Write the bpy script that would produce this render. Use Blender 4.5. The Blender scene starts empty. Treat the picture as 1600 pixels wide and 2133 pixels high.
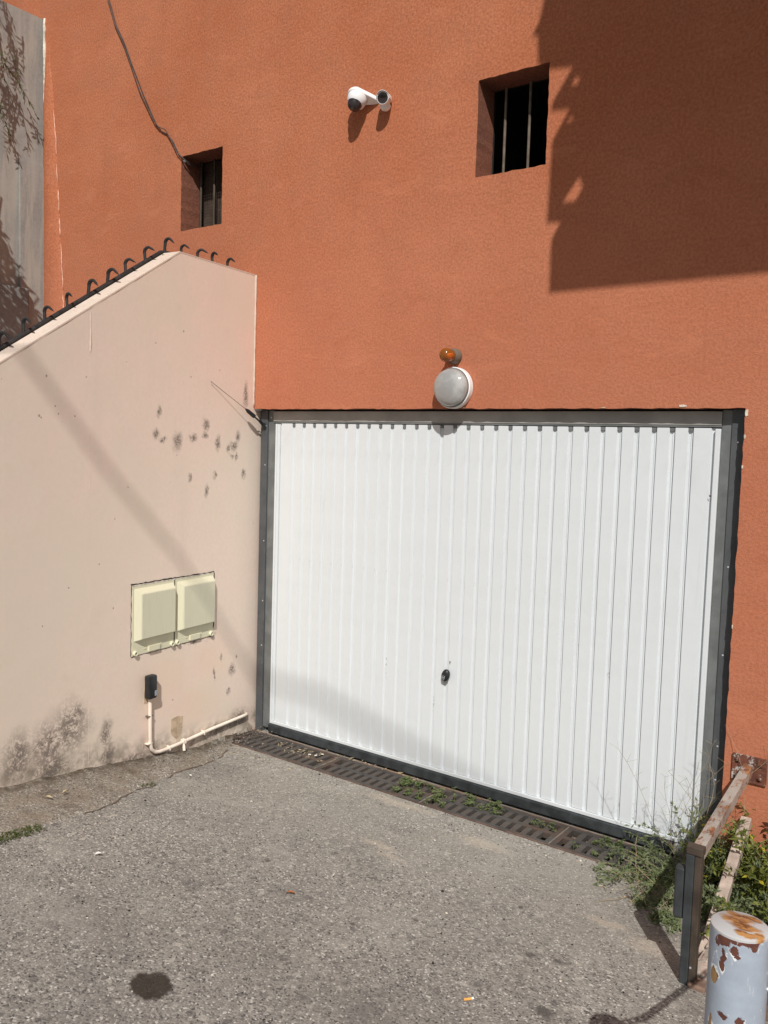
import bpy, bmesh, math, random
from mathutils import Vector, Matrix, noise as mnoise
S = bpy.context.scene
C = S.collection
R = math.radians

# ------------------------------------------------------------------ camera, sky, sun, exposure
YAW, PITCH, ROLL = -0.63263, -0.0752, 0.03035
cam_loc = Vector((3.90843, -4.03095, 1.85979))
cy, sy, cp, sp = math.cos(YAW), math.sin(YAW), math.cos(PITCH), math.sin(PITCH)
fwd = Vector((sy*cp, cy*cp, sp)); rgt = Vector((cy, -sy, 0)); upv = rgt.cross(fwd)
cr, sr = math.cos(ROLL), math.sin(ROLL)
r2 = cr*rgt + sr*upv; u2 = -sr*rgt + cr*upv
cd = bpy.data.cameras.new('camera'); cam = bpy.data.objects.new('camera', cd); C.objects.link(cam)
cam.matrix_world = Matrix(((r2.x, u2.x, -fwd.x, cam_loc.x), (r2.y, u2.y, -fwd.y, cam_loc.y), (r2.z, u2.z, -fwd.z, cam_loc.z), (0, 0, 0, 1)))
cd.sensor_fit = 'HORIZONTAL'; cd.sensor_width = 36; cd.lens = 1791.9/1600*36
cd.clip_start = 0.05; cd.clip_end = 500
S.camera = cam

SUN = Vector((-0.72, 1.0, -1.15)).normalized()
w = bpy.data.worlds.new('World'); S.world = w; w.use_nodes = True
nt = w.node_tree; nt.nodes.clear()
sky = nt.nodes.new('ShaderNodeTexSky'); sky.sky_type = 'NISHITA'; sky.sun_disc = False
sky.sun_elevation = math.asin(-SUN.z); sky.sun_rotation = math.atan2(-SUN.x, -SUN.y)
sky.air_density = 1.0; sky.dust_density = 2.0; sky.ozone_density = 1.0
bg = nt.nodes.new('ShaderNodeBackground'); bg.inputs['Strength'].default_value = 0.05
wo = nt.nodes.new('ShaderNodeOutputWorld')
nt.links.new(sky.outputs[0], bg.inputs[0]); nt.links.new(bg.outputs[0], wo.inputs[0])
sl = bpy.data.lights.new('sun', 'SUN'); sun = bpy.data.objects.new('sun', sl); C.objects.link(sun)
sl.energy = 4.3; sl.angle = R(0.5); sl.color = (1.0, 0.968, 0.92)
sun.rotation_mode = 'QUATERNION'; sun.rotation_quaternion = SUN.to_track_quat('-Z', 'Y')
sun.location = (6, -8, 9)
S.view_settings.view_transform = 'Standard'; S.view_settings.look = 'None'
S.view_settings.exposure = -0.06; S.view_settings.gamma = 1.0; S.view_settings.use_curve_mapping = False

# ------------------------------------------------------------------ material toolkit
class NT:
    def __init__(s, name):
        s.m = bpy.data.materials.new(name); s.m.use_nodes = True
        s.t = s.m.node_tree; s.t.nodes.clear()
        s.out = s.t.nodes.new('ShaderNodeOutputMaterial'); s.b = s.t.nodes.new('ShaderNodeBsdfPrincipled')
        s.t.links.new(s.b.outputs[0], s.out.inputs[0])
        s.tc = s.t.nodes.new('ShaderNodeTexCoord'); s.P = s.tc.outputs['Object']
    def set(s, sock, v):
        if isinstance(v, bpy.types.NodeSocket): s.t.links.new(v, sock)
        elif isinstance(v, (tuple, list)):
            v = tuple(v)
            sock.default_value = v + (1,) if (sock.type == 'RGBA' and len(v) == 3) else v
        else: sock.default_value = v
    def inp(s, **k):
        for a, v in k.items(): s.set(s.b.inputs[a.replace('_', ' ')], v)
    def noise(s, scale, detail=4, rough=.55, vec=None, dist=0, col=False):
        n = s.t.nodes.new('ShaderNodeTexNoise'); n.inputs['Scale'].default_value = scale
        n.inputs['Detail'].default_value = detail; n.inputs['Roughness'].default_value = rough
        n.inputs['Distortion'].default_value = dist
        s.set(n.inputs['Vector'], vec or s.P); return n.outputs[1 if col else 0]
    def vor(s, scale, feature='F1', out='Distance', vec=None, rnd=1):
        n = s.t.nodes.new('ShaderNodeTexVoronoi'); n.feature = feature; n.inputs['Scale'].default_value = scale
        n.inputs['Randomness'].default_value = rnd
        s.set(n.inputs['Vector'], vec or s.P); return n.outputs[out]
    def math(s, op, a, b=0.0, clamp=False):
        n = s.t.nodes.new('ShaderNodeMath'); n.operation = op; n.use_clamp = clamp
        s.set(n.inputs[0], a); s.set(n.inputs[1], b); return n.outputs[0]
    def vm(s, op, a, b=(0, 0, 0)):
        n = s.t.nodes.new('ShaderNodeVectorMath'); n.operation = op
        s.set(n.inputs[0], a)
        if op == 'SCALE': s.set(n.inputs['Scale'], b)
        elif op != 'LENGTH': s.set(n.inputs[1], b)
        return n.outputs['Value' if op in ('LENGTH', 'DOT_PRODUCT') else 'Vector']
    def rng(s, v, a, b, c=0.0, d=1.0, smooth=True):
        n = s.t.nodes.new('ShaderNodeMapRange'); n.interpolation_type = 'SMOOTHSTEP' if smooth else 'LINEAR'
        s.set(n.inputs[0], v)
        for i, q in enumerate((a, b, c, d)): s.set(n.inputs[i+1], q)
        return n.outputs[0]
    def mix(s, f, a, b, mode='MIX'):
        n = s.t.nodes.new('ShaderNodeMix'); n.data_type = 'RGBA'; n.blend_type = mode
        s.set(n.inputs[0], f); s.set(n.inputs[6], a); s.set(n.inputs[7], b); return n.outputs[2]
    def sep(s, v):
        n = s.t.nodes.new('ShaderNodeSeparateXYZ'); s.set(n.inputs[0], v); return n.outputs
    def bump(s, h, strength=.5, dist=.01, prev=None):
        n = s.t.nodes.new('ShaderNodeBump'); n.inputs['Strength'].default_value = strength
        n.inputs['Distance'].default_value = dist; s.set(n.inputs['Height'], h)
        if prev is not None: s.set(n.inputs['Normal'], prev)
        s.last = n.outputs[0]; s.set(s.b.inputs['Normal'], n.outputs[0]); return n.outputs[0]
    def warp(s, scale, amp, detail=3):
        c = s.noise(scale, detail, col=True)
        return s.vm('ADD', s.P, s.vm('SCALE', s.vm('SUBTRACT', c, (.5, .5, .5)), amp))
    def spots(s, lst, vec=None, inner=.3):
        res = None
        for c, r in lst:
            if not isinstance(r, (tuple, list)): r = (r, r, r)
            d = s.vm('LENGTH', s.vm('DIVIDE', s.vm('SUBTRACT', vec or s.P, tuple(c)), tuple(r)))
            m = s.rng(d, 1.0, inner)
            res = m if res is None else s.math('MAXIMUM', res, m)
        return res
    def stretch(s, v):
        return s.vm('MULTIPLY', s.P, v)

def simple(name, col, rough=.6, metal=0.0, var=.15, scale=20, bump=0.0, bscale=60, spec=.4):
    n = NT(name)
    f = n.noise(scale, 5)
    dark = tuple(c*(1-var) for c in col); lite = tuple(min(1, c*(1+var)) for c in col)
    n.inp(Base_Color=n.mix(n.rng(f, .35, .65), dark, lite), Roughness=rough, Metallic=metal, Specular_IOR_Level=spec)
    if bump: n.bump(n.noise(bscale, 4), bump, .004)
    return n.m

def stucco(name, a, b, c, grain=55, bump=.55, fc=1.0):
    n = NT(name)
    big = n.noise(.9, 4, .6); mid = n.noise(4.5, 5, .6); strk = n.noise(1.0, 3, .5, vec=n.stretch((5, 5, .5)))
    fine = n.noise(grain, 5, .65); fine2 = n.noise(grain*2.6, 3, .6)
    col = n.mix(n.rng(big, .35, .68), a, b)
    col = n.mix(n.math('MULTIPLY', n.rng(mid, .42, .66), .6), col, c)
    col = n.mix(n.math('MULTIPLY', n.rng(strk, .55, .75), .25), col, tuple(x*.86 for x in a))
    col = n.mix(n.rng(fine, .30, .70), n.mix(1, col, (1-.24*fc, 1-.27*fc, 1-.29*fc), 'MULTIPLY'), n.mix(1, col, (1+.14*fc, 1+.18*fc, 1+.22*fc), 'MULTIPLY'))
    pale = n.rng(n.noise(9, 6, .7), .73, .78)
    col = n.mix(n.math('MULTIPLY', pale, .35), col, tuple(min(1, x*1.35+.03) for x in b))
    n.inp(Roughness=.93, Specular_IOR_Level=.2)
    h = n.math('ADD', n.math('MULTIPLY', fine, .7), n.math('MULTIPLY', fine2, .5))
    n.bump(mid, .12*min(1, fc+.15), .05); n.bump(h, bump, .006, n.last)
    n.col = col
    return n

# orange render: colour of the paint, slightly paler low down
n = stucco('orange_stucco', (.452, .150, .070), (.505, .185, .094), (.445, .163, .086), 75, .6)
zz = n.sep(n.P)[2]
col = n.mix(n.rng(zz, 4.2, 1.8, 0, .45), n.col, (.482, .180, .110))
xx = n.sep(n.P)[0]
stain = n.spots([((-.75, 0, 2.45), (.6, 1, .35)), ((2.45, 0, 2.16), (.09, 1, .05)), ((-1.0, 0, 3.1), (.7, 1, .8))], n.warp(3, .5))
col = n.mix(n.math('MULTIPLY', stain, .35), col, (.42, .15, .085))
sc = n.rng(n.noise(2.2, 5, .7, vec=n.stretch((6, 1, 1.2)), dist=1.5), .70, .74)
col = n.mix(n.math('MULTIPLY', sc, .16), col, (.62, .32, .20))
trow = n.noise(3.2, 6, .72, vec=n.stretch((1, 1, 2.4)), dist=1.1)
col = n.mix(n.math('MULTIPLY', n.rng(trow, .56, .66), .28), col, (.58, .225, .125))
col = n.mix(n.math('MULTIPLY', n.rng(trow, .44, .34), .25), col, (.37, .115, .055))
hair = n.math('MULTIPLY', n.rng(n.math('ABSOLUTE', n.math('SUBTRACT', n.noise(2.1, 7, .6, dist=.4), .5)), .0022, .0), n.rng(n.noise(1.7, 2), .55, .62), True)
col = n.mix(n.math('MULTIPLY', hair, .35), col, (.27, .09, .05))
run = n.math('MULTIPLY', n.rng(n.noise(5, 4, .6, vec=n.stretch((6, 1, .35))), .58, .70), n.rng(zz, 2.9, 2.1, 0, 1))
col = n.mix(n.math('MULTIPLY', run, .22), col, (.38, .13, .075))
n.inp(Base_Color=col); M_orange = n.m

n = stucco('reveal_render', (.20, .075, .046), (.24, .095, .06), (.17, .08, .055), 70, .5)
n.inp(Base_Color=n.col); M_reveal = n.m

# pale pink painted concrete wall with mould, pits and a shuttering joint
n = stucco('pink_paint', (.80, .66, .56), (.82, .65, .565), (.77, .66, .55), 40, .05, .12)
def pk(l, k=1.0): return [((0, -s, z), (.3, ry*k, rz*k)) for s, z, ry, rz in l]
wv = n.warp(18, .075, 6)
mold = pk([(.863, 2.03, .022, .04), (.47, 1.967, .035, .045), (.716, 1.86, .045, .065), (.584, 1.881, .04, .03), (.892, 1.892, .025, .04),
           (.84, 1.86, .03, .02), (.475, 1.904, .03, .025), (.352, 1.855, .03, .06), (.165, 1.90, .03, .05), (.205, 1.841, .045, .035), (.258, 1.82, .022, .03),
           (.224, 1.775, .03, .025), (.172, 1.775, .015, .035), (.095, 1.667, .02, .04), (.379, 1.662, .02, .03), (.609, 1.645, .018, .028),
           (.457, 1.56, .022, .05), (.178, .395, .035, .05), (.353, .40, .012, .06), (.296, .50, .015, .03), (.218, .26, .02, .03),
           (.40, .655, .05, .03), (.09, 2.17, .03, .09), (.55, .645, .05, .02), (.145, .47, .015, .02)], 1.25)
m1 = n.math('MULTIPLY', n.spots(mold, wv, .05), n.rng(n.noise(75, 5, .8), .36, .53), True)
low = pk([(1.50, .36, .20, .20), (1.62, .30, .17, .20), (1.45, .42, .10, .10), (1.60, .18, .22, .12), (1.25, .27, .07, .14), (1.22, .16, .10, .09), (1.80, .30, .16, .2),
          (.30, .03, .30, .06), (.10, .05, .13, .11), (1.0, .06, .3, .05)])
wv2 = n.warp(7, .14, 5)
m2 = n.math('MULTIPLY', n.spots(low, wv2, .1), n.rng(n.math('ADD', n.math('MULTIPLY', n.noise(20, 7, .8, dist=.7), .6), n.math('MULTIPLY', n.noise(75, 5, .8), .4)), .42, .54), True)
# damp dirt band hugging the ground line
sep = n.sep(n.P)
gl = n.math('SUBTRACT', sep[2], n.rng(n.math('MULTIPLY', sep[1], -1.0), .5, 2.4, -.03, .28, False))
m3 = n.math('MULTIPLY', n.rng(gl, .20, .03), n.rng(n.noise(12, 6, .7), .35, .65), True)
pits = pk([(1.637, 2.154, .006, .008), (1.679, 1.96, .007, .008), (1.668, 1.952, .005, .006), (1.585, 2.012, .005, .006), (1.565, 1.975, .005, .005),
           (1.464, 1.968, .005, .006), (1.391, 2.17, .005, .005), (.675, 2.493, .006, .008), (.608, 2.237, .005, .007), (1.30, 1.2, .005, .005), (1.2, .95, .005, .007),
           (1.5, 1.1, .006, .005), (1.66, .93, .005, .005), (.9, 2.4, .005, .005), (.35, 2.3, .005, .005), (1.1, 1.6, .005, .005), (.73, .33, .006, .006)], 1.2)
m4 = n.math('MAXIMUM', n.spots(pits, None, .3), n.rng(n.noise(38, 2, .5), .775, .80))
col = n.col
big = n.noise(1.3, 4, .6)
col = n.mix(n.math('MULTIPLY', n.rng(big, .45, .6), .5), col, (.74, .655, .54))
end_tone = n.rng(n.math('MULTIPLY', sep[1], -1.0), .6, 2.0)  # greyer tone towards the outer end of the wall
col = n.mix(n.math('MULTIPLY', end_tone, .5), col, (.68, .61, .515))
col = n.mix(n.math('MULTIPLY', n.rng(n.noise(5, 6, .7), .60, .75), .3), col, (.60, .50, .41))
blot = n.spots(pk([(.80, .45, .35, .30), (.55, .25, .35, .2), (.4, .5, .3, .25)]), wv2, .1)
col = n.mix(n.math('MULTIPLY', blot, .45), col, (.80, .60, .46))
col = n.mix(n.math('MULTIPLY', m3, .8), col, (.24, .21, .16))
col = n.mix(n.math('MULTIPLY', m2, .92), col, (.17, .14, .12))
col = n.mix(n.math('MULTIPLY', m1, .95), col, (.15, .12, .10))
col = n.mix(n.math('MULTIPLY', m4, .7), col, (.14, .10, .08))
n.inp(Base_Color=col)
n.bump(n.math('SUBTRACT', n.noise(5, 5, .6), m4), .15, .012, n.last); M_pink = n.m

n = stucco('pale_coping_paint', (.64, .53, .44), (.68, .57, .48), (.60, .50, .42), 40, .1, .3)
n.inp(Base_Color=n.mix(n.rng(n.noise(17, 6, .7), .66, .70), n.col, (.12, .10, .09))); M_coping = n.m

# old grey concrete
n = stucco('weathered_concrete', (.29, .28, .26), (.37, .36, .335), (.25, .25, .235), 40, .2, .35)
v = n.rng(n.noise(2, 5, .7, vec=n.stretch((3, 6, .6)), dist=.8), .4, .65)
col = n.mix(v, n.col, (.38, .36, .315))
col = n.mix(n.math('MULTIPLY', n.rng(n.noise(3, 6, .7), .55, .7), .7), col, (.30, .295, .275))
n.inp(Base_Color=col); M_conc = n.m
n = stucco('dark_concrete', (.20, .205, .20), (.26, .265, .255), (.17, .175, .175), 40, .2, .35)
n.inp(Base_Color=n.col); M_conc_dark = n.m

# asphalt with exposed aggregate
n = NT('aggregate_asphalt')
c1 = n.vor(150, out='Color', vec=n.warp(60, .008)); c1v = n.sep(c1)[0]
c2 = n.sep(n.vor(48, out='Color', vec=n.warp(40, .02)))[0]
d1 = n.vor(150, out='Distance')
col = n.mix(n.rng(c1v, 0, 1, 0, 1, False), (.160, .148, .132), (.378, .352, .310))
col = n.mix(n.rng(c1v, .925, .97, 0, .8), col, (.63, .605, .55))
col = n.mix(n.rng(c1v, .11, .05, 0, .7), col, (.07, .065, .065))
col = n.mix(n.rng(c2, .955, .975, 0, .55), col, (.10, .09, .085))
col = n.mix(n.rng(c2, .02, .01, 0, .5), col, (.55, .51, .44))
lum = n.noise(1.1, 5, .65)
col = n.mix(n.rng(lum, .3, .7, 0, .5), col, n.mix(1, col, (.74, .75, .78), 'MULTIPLY'))
P = n.P; sx = n.sep(P)
# finer, sandier surface close to the garage
near = n.math('MULTIPLY', n.rng(sx[1], -1.7, -.35), n.rng(n.noise(2.2, 5, .65), .3, .6))
col = n.mix(n.math('MULTIPLY', near, .5), col, (.315, .290, .248))
sandy = n.spots([((1.60, -.84, 0), (.16, .05, .5)), ((1.72, -.90, 0), (.12, .04, .5)), ((2.9, -.82, 0), (.12, .10, .5)), ((2.70, -.76, 0), (.14, .07, .5)), ((1.35, -.33, 0), (.3, .06, .5)), ((1.95, -.45, 0), (.2, .07, .5))], n.warp(9, .10, 4), .1)
col = n.mix(n.math('MULTIPLY', sandy, .45), col, (.50, .42, .33))
wear = n.noise(2.7, 7, .78)
col = n.mix(n.rng(wear, .50, .66, 0, .45), col, (.36, .338, .30))
col = n.mix(n.rng(wear, .46, .34, 0, .5), col, (.155, .145, .135))
spk = n.noise(70, 4, .8)
col = n.mix(n.rng(spk, .60, .68, 0, .45), col, (.10, .092, .088))
damp = n.spots([((1.55, -.62, 0), (.16, .07, .5)), ((1.9, -1.9, 0), (.5, .25, .5)), ((.3, -.7, 0), (.3, .35, .5)), ((2.3, -1.9, 0), (.35, .2, .5)), ((1.4, -2.2, 0), (.4, .22, .5))], n.warp(6, .2, 4), .1)
col = n.mix(n.math('MULTIPLY', damp, .28), col, (.13, .12, .108))
wv = n.warp(26, .06, 6)
oil = n.spots([((1.77, -2.31, 0), (.085, .082, .5))], wv, .72)
oil2 = n.spots([((2.767, -1.485, 0), (.045, .035, .5)), ((1.97, -1.51, 0), (.016, .014, .5)), ((1.522, -1.067, 0), (.018, .014, .5)), ((2.571, -1.2, 0), (.03, .025, .5)),
                ((1.38, -1.37, 0), (.02, .02, .5)), ((2.67, -1.17, 0), (.025, .02, .5)), ((2.304, -1.11, 0), (.012, .01, .5)), ((1.2, -1.45, 0), (.02, .015, .5)), ((2.374, -.894, 0), (.02, .016, .5)), ((2.12, -1.3, 0), (.02, .012, .5))], n.warp(30, .02), .4)
col = n.mix(n.math('MULTIPLY', oil2, .75), col, (.075, .066, .06))
col = n.mix(n.math('MULTIPLY', oil, .93), col, (.035, .027, .019))
n.inp(Base_Color=col, Roughness=.92, Specular_IOR_Level=.25)
hh = n.math('ADD', n.math('MULTIPLY', d1, -.6), n.math('MULTIPLY', c1v, .5))
n.bump(n.noise(6, 5), .25, .03); n.bump(hh, .6, .005, n.last); M_ground = n.m

n = NT('apron_mortar')
c1v = n.sep(n.vor(150, out='Color', vec=n.warp(60, .008)))[0]
col = n.mix(c1v, (.15, .132, .112), (.375, .34, .29))
col = n.mix(n.rng(c1v, .93, .98, 0, .8), col, (.58, .55, .49)); col = n.mix(n.rng(c1v, .12, .05, 0, .7), col, (.08, .065, .05))
col = n.mix(n.rng(n.noise(6, 6, .75), .42, .62, 0, .65), col, (.235, .19, .145))
col = n.mix(n.rng(n.noise(3.3, 6, .75), .52, .64, 0, .6), col, (.13, .10, .075))
col = n.mix(n.rng(n.noise(9, 6, .75), .64, .72, 0, .5), col, (.44, .39, .32))
px_ = n.sep(n.P)
dw = n.math('SUBTRACT', n.math('ADD', px_[0], .12), n.math('MULTIPLY', px_[1], -.131))
col = n.mix(n.math('MULTIPLY', n.rng(dw, .13, .0), n.rng(n.noise(16, 6, .8), .35, .6)), col, (.085, .065, .045))
n.inp(Base_Color=col, Roughness=.95, Specular_IOR_Level=.2)
n.bump(n.noise(14, 7, .75), .7, .02); n.bump(c1v, .5, .006, n.last); M_apron = n.m

n = NT('rough_sill_concrete')
col = n.mix(n.noise(30, 6, .7), (.16, .14, .12), (.46, .42, .36))
col = n.mix(n.rng(n.noise(5, 4), .5, .65, 0, .6), col, (.36, .22, .13))
n.inp(Base_Color=col, Roughness=.95); n.bump(n.noise(45, 6, .7), .7, .01); M_sill = n.m

n = NT('soil')
col = n.mix(n.noise(26, 6, .7), (.07, .045, .03), (.25, .17, .12))
n.inp(Base_Color=col, Roughness=1.0); n.bump(n.noise(30, 6, .7), 1, .02); M_soil = n.m

n = NT('white_door_paint')
sp_ = n.sep(n.P)
d = n.rng(n.noise(3, 6, .65), .42, .75)
col = n.mix(n.math('MULTIPLY', d, .5), (.67, .705, .725), (.62, .655, .67))
drip = n.math('MULTIPLY', n.rng(n.noise(4, 4, .6, vec=n.stretch((7, 1, .22))), .60, .74), n.rng(n.noise(1.6, 3), .45, .6))
col = n.mix(n.math('MULTIPLY', drip, .4), col, (.53, .55, .56))
scuff = n.spots([((.95, .09, .55), (.03, .5, .14)), ((1.22, .09, .22), (.006, .5, .05)), ((1.62, .09, .38), (.012, .5, .012)), ((2.60, .09, .55), (.014, .5, .012)), ((1.28, .09, .40), (.004, .5, .07)), ((2.35, .09, .75), (.05, .5, .03)), ((.30, .09, 1.63), (.006, .5, .02))], n.warp(30, .03, 4), .3)
col = n.mix(n.math('MULTIPLY', scuff, n.rng(n.noise(60, 4, .7), .45, .6)), col, (.36, .36, .36))
grime = n.math('MULTIPLY', n.rng(sp_[2], .07, .0), n.rng(n.noise(12, 6, .8), .50, .66), True)
col = n.mix(n.math('MULTIPLY', grime, .10), col, (.50, .48, .44))
spat = n.math('MULTIPLY', n.spots([((2.62, .09, .05), (.22, .5, .30)), ((2.45, .09, .05), (.1, .5, .2))], None, .1), n.rng(n.noise(70, 4, .7), .57, .64), True)
col = n.mix(n.math('MULTIPLY', spat, .6), col, (.22, .19, .16))
sc = n.rng(n.noise(6, 3, .6, vec=n.stretch((14, 1, 1.3)), dist=.5), .735, .76)
col = n.mix(n.math('MULTIPLY', sc, .5), col, (.56, .56, .55))
dots = n.rng(n.noise(24, 2, .5), .80, .82)
col = n.mix(n.math('MULTIPLY', dots, .6), col, (.3, .28, .27))
n.inp(Base_Color=col, Roughness=.42, Specular_IOR_Level=.4)
smear = n.rng(n.noise(2.4, 6, .75, vec=n.stretch((1, 1, .8)), dist=.6), .54, .70)
col = n.mix(n.math('MULTIPLY', smear, .35), col, (.57, .59, .60))
n.inp(Base_Color=col)
n.bump(n.noise(3.5, 3), .22, .02); M_door = n.m

n = NT('grey_frame_metal')
f = n.noise(60, 4, .6)
col = n.mix(n.rng(n.noise(8, 5), .35, .65), (.070, .077, .085), (.10, .107, .113))
col = n.mix(n.math('MULTIPLY', f, .4), col, (.13, .135, .14))
sp_ = n.sep(n.P)
chip = n.math('MULTIPLY', n.rng(sp_[2], .9, .05), n.rng(n.noise(34, 3, .6), .67, .70), True)
col = n.mix(n.math('MULTIPLY', chip, .8), col, (.42, .42, .37))
n.inp(Base_Color=col, Roughness=.55, Metallic=.25); n.bump(f, .15, .003); M_frame = n.m
M_frame_lite = simple('light_grey_profile', (.17, .18, .18), .5, .2, .15, 9)
M_header = simple('header_grey_paint', (.33, .325, .305), .6, .0, .12, 5)
M_rubber = simple('black_rubber', (.035, .04, .043), .75, 0, .35, 14, .2)
M_darkgap = simple('dark_gap', (.012, .012, .012), .9)
M_black = simple('black_plastic', (.018, .02, .022), .38, 0, .2, 30)
M_grey_label = simple('grey_lens', (.28, .31, .34), .3)
M_spike = simple('dark_iron', (.035, .034, .034), .6, .3, .3, 25, .2)
M_cable = simple('dark_cable_sheath', (.07, .055, .05), .6, 0, .3, 15)
M_cream = None
n = NT('cream_plastic')
v = n.rng(n.noise(3, 5, .6, vec=n.stretch((30, 30, 2))), .5, .75)
col = n.mix(n.math('MULTIPLY', v, .6), (.64, .62, .47), (.53, .52, .41))
yel = n.rng(n.sep(n.P)[0], .034, .026)
col = n.mix(n.math('MULTIPLY', yel, .5), col, (.72, .69, .49))
col = n.mix(n.rng(n.noise(30, 5, .7), .70, .76, 0, .6), col, (.20, .17, .12))
n.inp(Base_Color=col, Roughness=.55); M_cream = n.m
M_white_plastic = simple('white_plastic', (.80, .80, .80), .3, 0, .03, 8)
M_pipe = simple('cream_white_pipe', (.80, .70, .60), .5, 0, .08, 12)
M_mortar = simple('bare_mortar', (.52, .40, .28), .95, 0, .2, 25, .5)
M_palechip = simple('pale_plaster', (.62, .57, .48), .95, 0, .25, 40, .5)
M_crack = simple('pale_crack_filler', (.72, .42, .31), .95, 0, .2, 20, .4)
M_bar = simple('dusty_iron_bar', (.15, .12, .09), .8, .1, .25, 14, .2)
M_wire = simple('galvanised_mesh', (.085, .065, .05), .6, .5, .2, 14)
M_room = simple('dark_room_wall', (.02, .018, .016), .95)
M_shutter = simple('dusty_brown_board', (.075, .05, .036), .9, 0, .3, 9, .2)
M_screw = simple('zinc_screw', (.75, .76, .78), .3, .6, .1, 14)

n = NT('cast_iron_grate')
col = n.mix(n.rng(n.noise(6, 5, .65), .35, .62), (.048, .045, .043), (.078, .070, .063))
col = n.mix(n.rng(n.noise(2.2, 4, .6), .52, .68, 0, .7), col, (.10, .058, .038))
col = n.mix(n.rng(n.noise(18, 6, .75), .62, .72, 0, .45), col, (.22, .17, .125))
n.inp(Base_Color=col, Roughness=.8, Metallic=.1); n.bump(n.noise(60, 5), .4, .003); M_grate = n.m
M_rustframe = simple('rusty_angle_iron', (.115, .075, .058), .9, 0, .35, 12, .5)
M_trough = simple('dark_channel_shade', (.018, .015, .013), 1.0, 0, .4, 15, .6)  # near-black colour holds the shade of the deep slots
M_debris = simple('pale_debris', (.5, .46, .38), .95, 0, .25, 20, .4)

def rusty(name, paint, spotlist=None, thr=(.50, .60), rust1=(.16, .055, .028), rust2=(.36, .16, .06), stretch=(1, 1, 1), sc=9, bright=None, inner=.86, wamp=.022):
    n = NT(name)
    base = n.mix(n.rng(n.noise(7, 6, .65), .35, .7), tuple(c*.88 for c in paint), tuple(min(1, c*1.08) for c in paint))
    if spotlist:
        wv = n.warp(70, wamp, 6)
        m = n.spots(spotlist, wv, inner)
        halo = n.spots([(c, tuple(q*1.15+.002 for q in r)) for c, r in spotlist], wv, .85)
    else:
        m = n.rng(n.noise(sc, 7, .7, vec=n.stretch(stretch)), *thr); halo = None
    rc = n.mix(n.rng(n.noise(28, 6, .7), .38, .62), rust1, rust2)
    c = base
    if halo is not None and bright: c = n.mix(n.math('MULTIPLY', halo, n.rng(n.noise(24, 4), .50, .58)), c, bright)
    c = n.mix(m, c, rc)
    n.inp(Base_Color=c, Roughness=n.rng(m, 0, 1, .5, .9)); n.base = c; n.mask = m
    n.bump(n.math('SUBTRACT', n.noise(25, 5), m), .4, .004)
    return n
M_hoop = rusty('rusty_beige_paint', (.40, .37, .33), None, (.47, .58), stretch=(2, .7, 2), sc=11).m
M_plate = rusty('heavily_rusted_paint', (.52, .48, .44), None, (.38, .46), rust1=(.10, .035, .022), rust2=(.17, .06, .035), sc=26).m
M_postbrown = simple('brown_rusty_steel', (.06, .045, .033), .8, .1, .3, 12, .3)
M_footrust = simple('rusty_pinkish_foot', (.20, .13, .095), .9, 0, .3, 14, .3)
M_strip = simple('dark_grey_rubber_strip', (.036, .04, .043), .7, 0, .25, 12, .25)
M_curb = simple('pinkish_concrete_kerb', (.46, .37, .31), .95, 0, .2, 18, .5)

# bollard (local coordinates, origin on its axis at ground level; camera sees azimuth of -y mostly)
def bs(azdeg, z, rx, rz):
    a = R(azdeg); return ((.059*math.sin(a), -.059*math.cos(a), z), (rx, rx, rz))
BT = .883
body = [bs(-20, BT-.014, .018, .012), bs(-30, BT-.022, .007, .014), bs(-17, BT-.045, .0055, .020), bs(-18, BT-.066, .0065, .016), bs(4, BT-.026, .009, .011), bs(10, BT-.036, .006, .006), bs(-37, BT-.097, .0105, .018), bs(22, BT-.006, .034, .006), bs(42, BT-.012, .008, .011), bs(-2, BT-.006, .03, .005),
        bs(-10, BT-.172, .0115, .0085), bs(22, BT-.172, .009, .011), bs(30, BT-.182, .004, .007), bs(-40, BT-.20, .005, .020), bs(-1, BT-.198, .009, .014), bs(-14, BT-.212, .018, .007), bs(24, BT-.205, .008, .006)]
nb = rusty('chipped_pale_blue_paint', (.35, .40, .47), body, rust1=(.085, .028, .02), rust2=(.13, .045, .028), bright=(.80, .81, .80), inner=.82)
lines = nb.math('MULTIPLY', nb.rng(nb.noise(7, 3, .6, vec=nb.vm('MULTIPLY', nb.P, (6, 6, 1.6)), dist=2.2), .66, .675), nb.rng(nb.noise(7, 3, .6, vec=nb.vm('MULTIPLY', nb.P, (6, 6, 1.6)), dist=2.2), .70, .685), True)
cc = nb.mix(nb.math('MULTIPLY', lines, .8), nb.base, (.75, .77, .78))
blk = nb.rng(nb.noise(11, 4, .65, vec=nb.vm('MULTIPLY', nb.P, (4, 4, 2.2)), dist=1.0), .725, .745)
cc = nb.mix(nb.math('MULTIPLY', blk, .8), cc, (.07, .075, .085))
orange = nb.spots([bs(-37, BT-.097, .0105, .018), bs(-40, BT-.20, .005, .020), bs(24, BT-.205, .008, .006)], nb.warp(55, .01), .8)
cc = nb.mix(orange, cc, (.33, .19, .075))
nb.inp(Base_Color=cc, Roughness=.34, Coat_Weight=.25); M_bollard = nb.m
n = NT('rust_stained_cap')
wv = n.vm('ADD', n.P, n.vm('SCALE', n.vm('SUBTRACT', n.noise(28, 4, col=True), (.5, .5, .5)), .035))
m = n.spots([((-.012, .012, BT), (.040, .024, 1)), ((-.02, .034, BT), (.022, .012, 1)), ((.008, -.008, BT), (.042, .020, 1)), ((.018, -.032, BT), (.03, .012, 1)), ((.045, -.028, BT), (.012, .016, 1)), ((.012, .034, BT), (.03, .014, 1))], wv, .55)
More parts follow.
